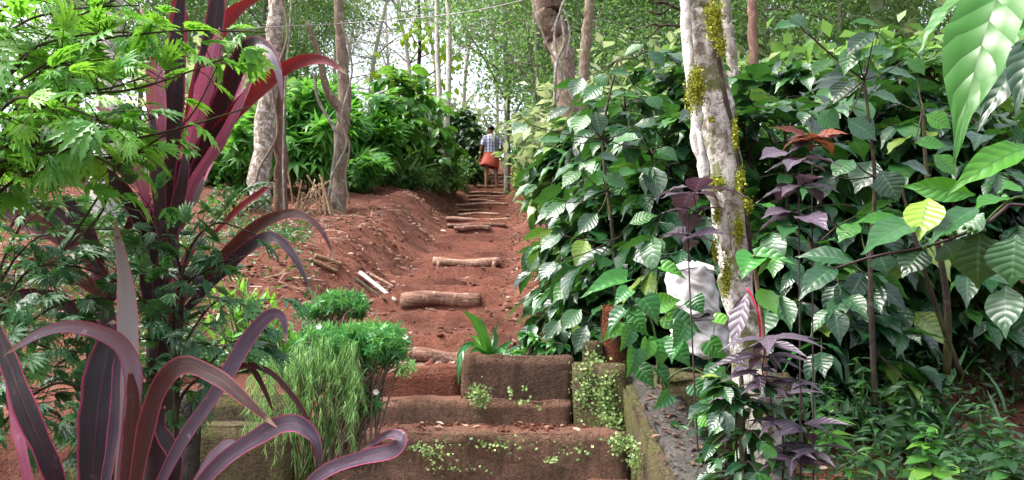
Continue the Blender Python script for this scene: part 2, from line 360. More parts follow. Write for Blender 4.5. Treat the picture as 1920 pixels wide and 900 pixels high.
def cord_mat(name, core, edge, backc, trans=.2, tcol=(.5, .04, .05), streak=(.2, .05, .09), rough=.3, spec=.35):
    m, t, o = newmat(name); k = NT(t)
    uv = k.n('ShaderNodeUVMap').outputs[0]; sp = k.n('ShaderNodeSeparateXYZ'); k.l(uv, sp.inputs[0]); u, v = sp.outputs[0], sp.outputs[1]
    au = k.math('ABSOLUTE', k.math('SUBTRACT', u, .5))
    n = k.noise(k.mapping(uv, (16, 1.2, 1)), 1.6, 4, .6)
    at = k.n('ShaderNodeAttribute', attribute_name='rnd').outputs['Fac']
    col = k.mix(k.ramp(n, [(.5, 0.), (.68, .8)]), core, streak)
    n9 = k.noise(k.mapping(uv, (70, 1.5, 1)), 1.3, 2, .5); col = k.mix(k.ramp(n9, [(.5, 0.), (.62, .45)]), col, tuple(q * 1.3 + .008 for q in streak))
    g = k.n('ShaderNodeNewGeometry'); col = k.mix(g.outputs['Backfacing'], col, backc)
    col = k.mix(k.math('MULTIPLY', k.ramp(k.math('ADD', au, k.math('MULTIPLY', n, .06)), [(.44, 0.), (.5, 1.)]), .85), col, edge)
    col = k.mix(k.ramp(au, [(0., .18), (.03, 0.)]), col, edge)
    tc = k.n('ShaderNodeTexCoord').outputs['Object']
    col = k.mix(k.ramp(k.noise(tc, 26, 5, .7), [(.62, 0.), (.72, .55)]), col, tuple(min(1, q * 2.4 + .03) for q in streak))
    col = k.mix(k.ramp(k.math('ADD', v, k.math('MULTIPLY', n, .12)), [(.985, 0.), (1.04, .9)]), col, (.3, .2, .13))
    p = k.n('ShaderNodeBsdfPrincipled'); p.inputs['Roughness'].default_value = rough; p.inputs['Specular IOR Level'].default_value = spec
    k.l(k.math('ADD', rough - .08, k.math('MULTIPLY', k.noise(tc, 18, 4, .6), .25)), p.inputs['Roughness'])
    k.l(col, p.inputs['Base Color']); k.l(k.bump(k.noise(k.mapping(uv, (30, .8, 1)), 1.6, 3, .6), .6, .004), p.inputs['Normal'])
    tr = k.n('ShaderNodeBsdfTranslucent'); k.l(k.mix(.6, col, tcol), tr.inputs[0])
    mx = k.n('ShaderNodeMixShader'); mx.inputs[0].default_value = trans
    k.l(p.outputs[0], mx.inputs[1]); k.l(tr.outputs[0], mx.inputs[2]); k.l(mx.outputs[0], o.inputs[0]); return m
C = {
 'dark': cord_mat('cordyline_maroon', (.009, .006, .009), (.34, .03, .1), (.025, .009, .011), .04, (.2, .02, .03), (.026, .009, .015), .36, .3),
 'lilac': cord_mat('cordyline_lilac_sheen', (.2, .17, .215), (.36, .05, .12), (.03, .013, .012), .06, (.3, .06, .06), (.36, .32, .38), .36, .5),  # lilac base colour paints in the sky's sheen on dark leaves
 'red': cord_mat('cordyline_red', (.16, .011, .016), (.3, .03, .04), (.13, .01, .014), .14, (.5, .03, .03), (.035, .006, .01), .42, .35),
 'pink': cord_mat('cordyline_pink', (.2, .035, .085), (.34, .03, .1), (.17, .03, .07), .2, (.6, .1, .2), (.42, .2, .29), .42),
 'brown': cord_mat('cordyline_brown', (.032, .012, .013), (.3, .045, .06), (.05, .018, .013), .1, (.4, .08, .03), (.065, .02, .022), .38, .35),
 'mauve': cord_mat('cordyline_mauve', (.045, .03, .05), (.4, .05, .13), (.03, .013, .016), .06, (.3, .05, .06), (.13, .09, .135), .33, .4),
 'plum': cord_mat('cordyline_plum', (.02, .013, .024), (.36, .04, .12), (.022, .01, .012), .04, (.3, .05, .06), (.055, .04, .065), .3, .4),
 'variegated': cord_mat('cordyline_variegated', (.26, .23, .24), (.5, .12, .19), (.2, .22, .17), .15, (.4, .25, .22), (.14, .19, .13), .4),
}
B = {
 'white': bark_mat('bark_white_lichen', (.15, .11, .085), (.3, .24, .2), (.6, .57, .53), .25, 9, .7, .52),
 'brown': bark_mat('bark_brown', (.13, .095, .07), (.25, .19, .145), (.4, .35, .3), .15, 6, .8, .6),
 'red': bark_mat('bark_reddish', (.12, .065, .05), (.2, .12, .09), (.32, .26, .22), .0, 6, .6, .62),
 'grey': bark_mat('bark_grey', (.15, .13, .115), (.28, .25, .22), (.42, .4, .37), .3, 6, .7, .55),
 'mossy': bark_mat('bark_mossy', (.14, .11, .095), (.33, .28, .25), (.64, .61, .58), .85, 9, .9, .47),
 'pale': bark_mat('bark_pale', (.3, .27, .25), (.48, .45, .42), (.65, .63, .6), .1, 9, .4, .5),
 'twig': bark_mat('bark_twig', (.12, .09, .07), (.22, .17, .13), None, 0, 10, .3),
 'dark': bark_mat('bark_dark', (.026, .02, .016), (.055, .042, .034), (.12, .11, .095), .3, 8, .5, .64),
 'purple': plain('purple_stem', (.04, .022, .025), .7), 'green': plain('green_stem', (.06, .12, .03), .5),
 'palebg': bark_mat('bark_far_pale', (.35, .31, .28), (.55, .51, .47), None, 0, 10, .3),
}
M = {
 'soil': soil_mat('red_soil', (.11, .04, .027), (.165, .06, .04), (.21, .09, .062)),
 'log': bark_mat('log_bark', (.11, .055, .04), (.27, .15, .11), (.4, .28, .22), 0, 7, 1, .58, (.18, 1, 1)),
 'log_end': plain('log_cut_end', (.42, .3, .24), .85, .3, 60),
 'log_pale': bark_mat('log_peeled', (.22, .12, .085), (.36, .22, .16), (.5, .36, .29), 0, 7, .7, .56, (.18, 1, 1)),
 'step': stain_mat('earth_stained_concrete', (.36, .2, .14), (.24, .15, .105), (.085, .08, .035), .55, 9, (.27, .125, .085)),
 'block': stain_mat('stained_block', (.24, .135, .095), (.15, .1, .07), (.09, .082, .035), .58, 8, (.18, .09, .06)),
 'mossy': stain_mat('mossy_concrete', (.17, .125, .08), (.13, .115, .055), (.16, .165, .05), .47, 6),
 'concrete': stain_mat('grey_concrete', (.19, .17, .16), (.12, .11, .1), (.075, .07, .045), .56, 6),
 'laterite': stain_mat('laterite_post', (.26, .09, .045), (.16, .07, .035), (.1, .1, .03), .58, 5),
 'cane': bark_mat('cane_straw', (.17, .105, .06), (.3, .2, .12), (.38, .3, .2), 0, 12, .3, .6),
 'sack': plain('woven_sack', (.5, .485, .5), .65, .3, 9, .3),
 'cloth_grey': plain('weathered_stick', (.42, .38, .35), .8, .4, 30),
 'wire': plain('wire_metal', (.35, .34, .33), .5),
 'skin': plain('skin', (.27, .13, .085), .5, .1), 'hair': plain('hair', (.008, .007, .007), .5, .2),
 'lungi': plain('lungi_cloth', (.62, .13, .095), .85, .15, 12),
 'berry': plain('coffee_berry', (.05, .16, .03), .35, .2), 'flower': plain('flower_petal', (.8, .8, .76), .6, .05),
}
def plaid():
    m, t, o = newmat('plaid_shirt'); k = NT(t)
    tc = k.n('ShaderNodeTexCoord').outputs['Object']; sp = k.n('ShaderNodeSeparateXYZ'); k.l(tc, sp.inputs[0])
    a = k.ramp(k.math('FRACT', k.math('MULTIPLY', sp.outputs[0], 13.)), [(.0, 1.), (.42, 1.), (.5, 0.)], 'CONSTANT')
    b = k.ramp(k.math('FRACT', k.math('MULTIPLY', sp.outputs[2], 12.)), [(.0, 1.), (.42, 1.), (.5, 0.)], 'CONSTANT')
    c = k.mix(a, (.75, .75, .82), (.2, .21, .42)); c = k.mix(k.math('MULTIPLY', b, .6), c, (.18, .18, .38))
    p = k.n('ShaderNodeBsdfPrincipled'); p.inputs['Roughness'].default_value = .85; k.l(c, p.inputs['Base Color']); k.l(p.outputs[0], o.inputs[0]); return m
M['plaid'] = plaid()

# ------------------------------------------------------------------ the ground
def axis(segs):
    o = []
    for a, b, st in segs: o.append(np.arange(a, b, st))
    return np.concatenate(o + [[segs[-1][1]]])
gx = axis([(-90, -20, 5), (-20, -6, .7), (-6, -2.2, .14), (-2.2, 1.2, .045), (1.2, 5, .13), (5, 20, .7), (20, 90, 5)])
gy = axis([(-30, -2, 2), (-2, 3, .12), (3, 9, .045), (9, 15, .07), (15, 28, .11), (28, 50, .6), (50, 160, 6)])
XX, YY = np.meshgrid(gx, gy)
ZZ = ground_z(XX.ravel(), YY.ravel())
nx, ny = len(gx), len(gy)
i = (np.arange(ny - 1)[:, None] * nx + np.arange(nx - 1)[None]).ravel()
mb = MB(); mb.add(np.stack([XX.ravel(), YY.ravel(), ZZ], 1), np.stack([i, i + 1, i + nx + 1, i + nx], 1))
tag(mb.build('ground', M['soil']), kind='structure')

# ------------------------------------------------------------------ concrete stairs, walls, posts
import bmesh
from mathutils import noise as mnoise
def rough_box(name, mat, parent, x0, x1, y0, y1, z0, z1, amp=.012, cell=.06, shear=None, corners=None):
    bm = bmesh.new(); bmesh.ops.create_cube(bm, size=1)
    for v in bm.verts: v.co = Vector(((x0 + x1) / 2 + v.co.x * (x1 - x0), (y0 + y1) / 2 + v.co.y * (y1 - y0), (z0 + z1) / 2 + v.co.z * (z1 - z0)))
    for ax, a, b in ((0, x0, x1), (1, y0, y1), (2, z0, z1)):
        n = max(1, min(30, int((b - a) / cell)))
        cuts = [a + (b - a) * q / n for q in range(1, n)] + [a + .008, b - .008]
        for c in cuts:
            co = Vector((0, 0, 0)); co[ax] = c; no = Vector((0, 0, 0)); no[ax] = 1
            bmesh.ops.bisect_plane(bm, geom=bm.verts[:] + bm.edges[:] + bm.faces[:], plane_co=co, plane_no=no)
    bm.normal_update()
    for v in bm.verts:
        e = sum([abs(v.co.x - x0) < 1e-4 or abs(v.co.x - x1) < 1e-4, abs(v.co.y - y0) < 1e-4 or abs(v.co.y - y1) < 1e-4, abs(v.co.z - z0) < 1e-4 or abs(v.co.z - z1) < 1e-4])
        nn = mnoise.noise(v.co * 4) * .6 + mnoise.noise(v.co * 13) * .4
        v.co += v.normal * (nn * amp - (.008 + .04 * max(0, mnoise.noise(v.co * 7)) + .02 * max(0, mnoise.noise(v.co * 21))) * max(0, e - 1))
    if shear:
        for v in bm.verts: v.co = Vector(shear(v.co))
    base = parent
    loc = Vector(base.location)
    for v in bm.verts: v.co -= loc
    me = bpy.data.meshes.new(name); bm.to_mesh(me); bm.free()
    for p in me.polygons: p.use_smooth = True
    me.materials.append(mat); o = bpy.data.objects.new(name, me); COL.objects.link(o); o.parent = parent; return o
st = thing('concrete_stairs', 'earth stained concrete steps climbing from the garden to the dirt path', 'stairs', (-.1, 3.4, CZ - .6))
for k, (y0, y1, zt, x0, x1) in enumerate([(3.4, 3.8, -.39, -.92, .497), (3.06, 3.42, -.592, -.9, .497), (2.74, 3.08, -.79, -.9, .497), (2.42, 2.76, -.98, -.9, .497), (2.1, 2.44, -1.17, -.9, .497), (1.78, 2.12, -1.36, -.9, .497)]):
    rough_box('step', M['step'], st, x0, x1, y0, y1, CZ + zt - .5, CZ + zt, .03, .04)
rough_box('step', M['step'], st, -.9, .29, 3.745, 4.15, CZ - .8, CZ - .277, .026, .04)
rough_box('step', M['soil'], st, -.92, -.25, 4.0, 4.3, CZ - .8, CZ - .13, .02)
bl = thing('masonry_block', 'stained masonry block beside the narrow upper steps under the strappy plant', 'block', (.02, 3.9, CZ - .3))
rough_box('block_body', M['block'], bl, -.243, .297, 3.79, 4.08, CZ - .7, CZ - .072, .026, .04)
pw = thing('stair_parapet', 'sloping grey concrete parapet with a mossy side along the stairs', 'parapet', (.6, 3.0, CZ - .6))
def slope(co):
    t = (3.72 - co.y)
    if co.z > CZ - .6: co.z -= .345 * t
    return (co.x + max(0, t) * .02, co.y, co.z)
rough_box('side_wall', M['mossy'], pw, .5, .56, 1.8, 3.72, CZ - 1.5, CZ - .135, .008, .08, slope)
rough_box('coping', M['concrete'], pw, .545, .735, 1.8, 3.74, CZ - 1.5, CZ - .118, .018, .05, slope)
rough_box('return_wall', M['mossy'], pw, .29, .52, 3.67, 3.78, CZ - .9, CZ - .1, .01, .05, lambda c: (c.x, c.y - (c.x - .29) * .6, c.z))
mp = thing('mossy_post', 'short mossy concrete post at the head of the parapet', 'post', (.4, 3.9, CZ - .3))
rough_box('post_shaft', M['mossy'], mp, .355, .445, 3.84, 3.93, CZ - .6, CZ + .0, .01, .05)
lp_ = thing('laterite_post', 'orange brown laterite post behind the parapet under coffee leaves', 'post', (.5, 3.9, CZ - .3))
rough_box('post_shaft', M['laterite'], lp_, .455, .56, 3.86, 3.98, CZ - .6, CZ + .18, .01, .05)
lw = thing('garden_wall', 'low mossy retaining wall left of the stairs behind the purple leaved plant', 'wall', (-1.1, 3.5, CZ - .7))
rough_box('wall_ledge', M['mossy'], lw, -1.9, -.925, 3.4, 3.6, CZ - 1.1, CZ - .36, .012)
rough_box('wall_top', M['mossy'], lw, -1.9, -.95, 3.605, 3.75, CZ - 1.1, CZ - .245, .012)
gp = thing('concrete_post', 'upright grey concrete post in front of the low mossy wall', 'post', (-1.33, 3.2, CZ - 1))
rough_box('post_shaft', M['concrete'], gp, -1.39, -1.275, 3.15, 3.26, CZ - 1.3, CZ - .2, .008, .05)

# ------------------------------------------------------------------ log steps along the path
def log(px0, px1, py, d, r, label, mat, ends=True, dy=0.0, z=None, group=None):
    a, b = P(px0, py, d), P(px1, py, d + dy)
    if z is not None: a[2] = b[2] = z
    c = (a + b) / 2
    o = thing('log_step', label, 'log', (c[0], c[1], c[2] - r), group)
    n = 15; t = np.linspace(0, 1, n)[:, None]; p = a + (b - a) * t
    p[:, 2] += .012 * np.sin(t[:, 0] * 6 + px0); p[:, 1] += .012 * np.sin(t[:, 0] * 4 + py)
    m = MB(); m.tube(p, r * (1 + .1 * np.sin(t[:, 0] * 8 + d)), 14, .05, seed=d); lo = put(m, 'log_body', mat, o)
    if ends:
        ax = unit(b - a)
        for q, s_ in ((p[0], -1), (p[-1], 1)):
            m = MB(); m.tube([q + ax * s_ * .001, q + ax * s_ * .006], [r * .86, r * .8], 14, .05, seed=d); put(m, 'cut_end', M['log_end'], lo)
    return o
log(728, 866, 670, 4.5, .043, 'dark log set across the path just above the concrete steps', M['log'])
log(753, 899, 562, 6.33, .062, 'thick barky log across the path above the stairs with crumbling end', M['log'], True, .03)
log(812, 936, 492, 8.25, .044, 'pale peeled log held on the slope by two short pegs', M['log_pale'], True, .05)
log(852, 919, 427, 11.38, .038, 'round brown log at the foot of the upper flight of steps', M['log'], True, .04)
for px, nm in ((822, 'left'), (926, 'right')):
    a = P(px, 497, 8.19); m = MB(); m.tube([(a[0], a[1], gz(a[0], a[1]) - .1), (a[0], a[1], a[2] + .0), (a[0] + .004, a[1], a[2] + .045)], [.02, .022, .018], 8, .08)
    o = m.build('wooden_peg', M['log_pale'], loc=(a[0], a[1], a[2] - .05)); tag(o, f'short wooden peg holding the {nm} end of the pale peeled log', 'peg')
UP = [(14, 'first thin log step above the round brown log'), (15, 'second thin log step above the round brown log'), (16, 'third thin log step above the round brown log, worn into the soil'),
      (17, 'broad flat log step midway up the upper flight'), (18, 'thin log step just above the broad flat one'), (19, 'pale worn log step two below the walking man'), (20, 'light log step just below the feet of the man'),
      (21, 'log step under the bare feet of the man'), (23, 'thin log step just uphill of the man'), (24, 'second log step uphill of the man'), (25, 'third log step uphill of the man'), (26, 'topmost log step visible at the crest of the path')]
for q, (e, lb) in enumerate(UP):
    y = EDGES[e] - .05; xc = float(np.interp(y, PATH_Y, PATH_X)); pxc = 960 + xc / y * 1450; hw = (.46 + .1 * math.sin(q * 2.1)) / y * 1450
    log(pxc - hw + 4 * math.sin(q * 3), pxc + hw + 4 * math.sin(q * 3), 400, y, .027 + .007 * math.sin(q * 1.7), lb, M['log_pale'] if q % 3 else M['log'], False, .16 * math.sin(q * 2.7), EDGE_Z[e] - .022)

# sticks and canes lying about
def stick(pts, r, label, mat, name='stick', cat='stick', group=None, k=7):
    p = np.array([q if isinstance(q, np.ndarray) else P(*q) for q in pts]); c = p.mean(0)
    m = MB(); m.tube(spline(p, 12), np.linspace(r, r * .8, 12), k, .08, seed=p[0][0]); return tag(m.build(name, mat, loc=c), label, cat, group)
def onground(px, py, lift=.03):
    ds = np.linspace(3, 40, 800); pts = np.array([P(px, py, d) for d in ds]); g = ground_z(pts[:, 0], pts[:, 1]); k = np.argmax(pts[:, 2] < g)
    q = pts[k].copy(); q[2] = g[k] + lift; return q
stick([onground(675, 522), onground(742, 572)], .02, 'whitish peeled stick lying beside the thick barky log', M['cloth_grey'])
stick([onground(690, 522, .05), onground(738, 570, .04)], .014, 'thin brown stick lying against the whitish peeled one', M['log'])
stick([onground(668, 530), onground(722, 572)], .012, 'dark thin stick at the lower side of the peeled sticks', B['dark'])
stick([onground(590, 490), onground(640, 508)], .024, 'upper pale bamboo pole lying on the leaf strewn bank', M['cane'])
stick([onground(580, 497), onground(632, 520)], .02, 'lower pale bamboo pole lying on the leaf strewn bank', M['cane'])
for q in range(22):
    bx = 545 + 80 * random.random(); b = P(bx + random.uniform(-6, 6), 400 + random.uniform(-8, 6), 9.6 + random.uniform(-.2, .3)); b[2] = gz(b[0], b[1])
    t = b + np.array((random.uniform(-.45, .1) - (bx - 590) * .006, random.uniform(.1, .5), random.uniform(.3, .6)))
    stick([b, (b + t) / 2 + np.array((0, 0, .02)), t], random.uniform(.008, .015), 'straw coloured cane leaning in the bundle between the two left trees', M['cane'], 'cane', 'cane', 'canes leaning between the trees')

# ------------------------------------------------------------------ trees
def crown_part(root, top, blobs, leafL, mat, T=DIAM, limbs=True, bark=None, trunk_r=.08, per=160, spread=.45):
    m = MB(); lm = MB()
    for (c, r, n) in blobs:
        c = np.array(c, float)
        if limbs:
            mid = (top + c) / 2 + np.array((0, 0, -.1 * np.linalg.norm(c - top)))
            lm.tube(spline([top, mid, c], 8), np.linspace(trunk_r * .5, .012, 8), 6, .08)
        for q in range(max(1, n // per)):
            cc = c + rng.normal(size=3) * np.array(r) * .55
            if limbs: lm.tube(spline([c, (c + cc) / 2 + rng.normal(size=3) * .05, cc], 5), np.linspace(.014, .004, 5), 4)
            k = per
            ps = cc + rng.normal(size=(k, 3)) * np.array(r) * spread * .55
            d = unit(rng.normal(size=(k, 3)) + np.array((0, 0, -.35)))
            m.leaves(T, ps, d, rng.normal(size=(k, 3)) * .6 + np.array((0, 0, 1)), leafL * rng.uniform(.6, 1.3, k), rng.uniform(.8, 1.4, k), .3, np.clip(rng.normal(.45, .2, k) + rng.normal() * .15, 0, 1))
    if limbs: put(lm, 'limbs', bark, root)
    put(m, 'crown', mat, root)
def trunk_tree(name, label, cat, pts, d, wpx, mat, lump=.08, extra=3.0, base=True, dlist=None, group=None, n=26):
    """a trunk through photograph points, listed from the bottom up"""
    ds = dlist or [d] * len(pts)
    p = [P(x, y, q) for (x, y), q in zip(pts, ds)]
    r = [wp / 2 / 1450 * q for wp, q in zip(wpx, ds)]
    if base:
        g = p[0].copy(); g[2] = gz(g[0], g[1]) - .12
        if g[2] < p[0][2] - .05: p.insert(0, g); r.insert(0, r[0] * 1.12)
        else: p[0][2] = g[2]
    if extra: u = unit(p[-1] - p[-2]); p.append(p[-1] + (u + np.array((0, 0, .6))) / 1.5 * extra); r.append(r[-1] * .6)
    o = thing(name, label, cat, (p[0][0], p[0][1], max(p[0][2], gz(p[0][0], p[0][1]))), group)
    pp = spline(p, n); rr = np.interp(np.linspace(0, len(p) - 1, n), range(len(p)), r)
    pp[1:-1] += rng.normal(size=(n - 2, 3)) * rr[1:-1, None] * .12
    m = MB(); m.tube(pp, rr, 12, lump, seed=pts[0][0]); put(m, 'trunk', mat, o)
    return o, p[-1], r
def vine(root, pts, d, wpx, mat, name='vine'):
    p = np.array([P(q[0], q[1], q[2] if len(q) > 2 else d) for q in pts]); r = wpx / 2 / 1450 * d
    m = MB(); m.tube(spline(p, 30), r, 6, .2, seed=pts[0][0]); return put(m, name, mat, root)
def high_crown(o, top, bark, mat, R_=1.6, n=3, leaf=.12, cnt=320, up=1.6):
    bl = [(top + np.array((rng.normal() * R_ * .7, rng.normal() * R_ * .7, up + rng.random() * R_ * .8)), (R_ * .55, R_ * .55, R_ * .35), cnt) for _ in range(n)]
    crown_part(o, top, bl, leaf, mat, bark=bark)

o, top, r = trunk_tree('lichen_tree', 'pale lichen barked tree with a thinner reddish trunk beside it', 'tree', [(487, 402), (492, 300), (503, 180), (514, 80), (519, -20)], 9.5, [42, 38, 35, 33, 32], B['white'], .08)
high_crown(o, top, B['white'], G['far'])
vine(o, [(470, 400), (485, 320), (520, 250), (512, 160), (540, 60), (520, -20)], 9.3, 5, B['twig'])
vine(o, [(533, 400), (531, 300), (534, 180), (540, 90), (548, -10)], 9.3, 4, B['grey'])
o, top, r = trunk_tree('red_barked_tree', 'slim reddish trunk pressed against the pale lichen barked tree', 'tree', [(528, 402), (526, 300), (524, 180), (523, 90)], 9.7, [26, 25, 22, 18], B['red'], .1, 2)
o, top, r = trunk_tree('vine_tree', 'crooked brown tree wound with vines beside the bundle of canes', 'tree', [(634, 385), (636, 320), (640, 260), (647, 200), (643, 130), (638, 60), (634, -20)], 10, [30, 27, 25, 27, 22, 20, 19], B['brown'], .1)
high_crown(o, top, B['brown'], G['far'])
m = MB(); m.tube(spline([P(648, 215, 10), P(622, 185, 9.9), P(608, 150, 9.8), P(596, 95, 9.7), P(575, 40, 9.6)], 14), np.linspace(.07, .025, 14), 8, .1); put(m, 'branch', B['brown'], o)
vine(o, [(612, 400), (628, 290), (630, 250), (598, 190), (590, 140)], 9.8, 6, B['grey'])
vine(o, [(640, 390), (620, 340), (650, 270), (640, 220), (660, 130), (640, 40)], 9.75, 4, B['grey'])
vine(o, [(655, 380), (648, 330), (655, 270), (632, 220)], 9.75, 4, B['twig'])
for q, (pts, d, wp, lb) in enumerate([
    ([(823, 325), (824, 200), (820, 90), (818, -20)], 17, 10, 'left one of two slim white trunks beside the hill path'),
    ([(836, 335), (839, 220), (842, 90), (840, -20)], 16.5, 12, 'right one of two slim white trunks beside the hill path')]):
    o, top, r = trunk_tree('slim_tree', lb, 'tree', pts, d, [wp * 1.2, wp, wp * .9, wp * .8], B['pale'], .06)
    high_crown(o, top, B['pale'], G['far'], 1.8)
o, top, r = trunk_tree('yellow_sapling', 'thin dark sapling with a spray of yellow green leaves against the sky', 'tree', [(790, 330), (785, 170), (787, 60), (784, -20)], 20, [9, 8, 7, 5], B['dark'], .05)
lm = MB()
for (px, py, n) in ((775, 60, 26), (800, 72, 20), (755, 145, 22), (720, 150, 18), (840, 110, 22), (830, 150, 26), (700, 140, 10)):
    c = P(px, py, 19.6); k = n; lm.leaves(BROAD, c + rng.normal(size=(k, 3)) * np.array((.22, .25, .16)), rng.normal(size=(k, 3)) + np.array((0, 0, -.8)), rng.normal(size=(k, 3)) + np.array((0, -.6, .8)), rng.uniform(.18, .32, k), 1.1, .3)
put(lm, 'foliage', G['lime'], o)
m = MB()
for a, b in (((786, 90), (770, 60)), ((786, 100), (800, 74)), ((785, 165), (720, 150)), ((785, 160), (755, 145)), ((786, 150), (840, 112)), ((786, 170), (830, 150))): m.tube(spline([P(*a, 20), P((a[0] + b[0]) / 2, (a[1] + b[1]) / 2 + 4, 19.8), P(*b, 19.6)], 7), np.linspace(.03, .012, 7), 5)
put(m, 'branch', B['dark'], o)
o, top, r = trunk_tree('leaning_tree', 'stout tan tree leaning over the coffee bushes with roots hanging down it', 'tree', [(1088, 470), (1062, 160), (1050, 90), (1035, 40), (1012, -25)], 9, [42, 40, 46, 52, 58], B['brown'], .12)
high_crown(o, top, B['brown'], G['far'], 1.8)
for pts, wp in (([(1075, 190), (1050, 120), (1040, 60), (1062, -10)], 5), ([(1045, 190), (1052, 140), (1020, 70), (1000, 10)], 4), ([(1035, 60), (1055, 20), (1068, 60), (1062, 110)], 4), ([(1040, 200), (1043, 120), (1058, 80), (1052, 30)], 6)): vine(o, pts, 8.7, wp, B['grey'])
o, top, r = trunk_tree('ringed_tree', 'slender grey brown trunk standing just behind the leaning tan tree', 'tree', [(1093, 300), (1096, 130), (1102, 40), (1107, -20)], 12, [22, 21, 20, 19], B['brown'], .06)
high_crown(o, top, B['brown'], G['far'], 1.8)
o, top, r = trunk_tree('slim_tree', 'thin reddish trunk above the coffee bushes right of the mossy tree', 'tree', [(1415, 200), (1411, 40), (1409, -20)], 13, [20, 19, 18], B['red'], .06)
o, top, r = trunk_tree('slim_tree', 'thin dark mossy trunk seen right behind the top of the mossy tree', 'tree', [(1375, 160), (1366, 60), (1358, -20)], 8, [22, 20, 20], B['grey'], .06)
o, top, r = trunk_tree('slim_tree', 'grey trunk high between the mossy tree and the reddish trunk', 'tree', [(1462, 200), (1455, 30), (1450, -20)], 16, [14, 13, 12], B['grey'], .06)
o, top, r = trunk_tree('lichen_tree', 'whitish lichen trunk half hidden behind the lacy green shrub', 'tree', [(196, 335), (203, 250), (206, 120), (210, -20)], 8, [44, 42, 40, 38], B['pale'], .08)
high_crown(o, top, B['pale'], G['far'])

# the mossy tree on the right
o, top, r = trunk_tree('mossy_tree', 'tall pale trunk with yellow moss clumps standing among the coffee bushes', 'tree', [(1418, 905), (1405, 760), (1388, 600), (1372, 450), (1352, 280), (1330, 140), (1312, 20), (1306, -40)], 3.1, [62, 62, 58, 66, 60, 66, 62, 60], B['mossy'], .07, 1.6, n=40)
hc = top + np.array((0, 0, .5)); mossy = o
crown_part(o, top, [(top + np.array(q), (1.0, 1.0, .5), 1280) for q in ((.8, .6, 1.6), (-.2, 1.0, 2.0), (1.6, .2, 1.9), (.6, -.6, 2.2))], .14, G['bush'], bark=B['mossy'])
vine(o, [(1283, -20, 3.03), (1288, 60, 3.03), (1296, 160, 3.0), (1308, 215, 2.98), (1303, 262, 2.98), (1318, 300, 2.98), (1322, 345, 2.99), (1350, 390, 2.99), (1362, 470, 3.0)], 3.0, 22, B['pale'], 'clinging_stem')
vine(o, [(1303, 262, 2.98), (1310, 250, 2.96), (1318, 300, 2.96), (1326, 330, 2.97)], 3.0, 12, B['pale'], 'clinging_stem')
vine(o, [(1408, 480, 3.02), (1395, 360, 3.02), (1376, 250, 3.02), (1350, 130, 3.02), (1338, 20, 3.02)], 3.0, 9, B['dark'])
m = MB()
for (px, py, sx, sy, n) in [(*q_[:4], q_[4] * 3) for q_ in ((1303, 168, 17, 42, 1100), (1340, 40, 15, 38, 520), (1352, 88, 9, 18, 160), (1345, 345, 18, 14, 260), (1388, 340, 14, 26, 330), (1402, 385, 8, 14, 140), (1335, 225, 6, 6, 50), (1378, 255, 7, 34, 160), (1345, 400, 9, 24, 160), (1362, 520, 14, 40, 260), (1340, 470, 5, 24, 90), (1330, 20, 18, 8, 120), (1385, 430, 12, 34, 200))]:
    c = np.stack([P(px + q[0], py + q[1], 3.0 + q[2]) for q in np.stack([rng.normal(size=n) * sx * (.34 + .12 * np.sin(px)) , rng.normal(size=n) * sy * .44, rng.normal(size=n) * .03 - .012], 1)])
    m.leaves(DIAM, c, rng.normal(size=(n, 3)) + np.array((0, -.6, .3)), rng.normal(size=(n, 3)), rng.uniform(.006, .014, n), 1.5, .2)
put(m, 'moss', G['moss'], o)
m = MB()
for pts in ([(1290, 28), (1262, 12), (1240, 26), (1215, 20)], [(1290, 52), (1258, 47), (1236, 50), (1222, 66), (1205, 72)], [(1240, 50), (1225, 45), (1210, 52)], [(1262, 12), (1245, 4), (1225, 5)]): m.tube(spline([P(*q, 3.2) for q in pts], 10), np.linspace(.008, .003, 10), 5, .2)
put(m, 'twig', B['dark'], o)
o, top, r = trunk_tree('mossy_stump', 'short grey leaning stump at the bottom beside the purple leaved plant', 'tree stump', [(1440, 905), (1428, 700)], 2.75, [60, 52], B['grey'], .06, 0)

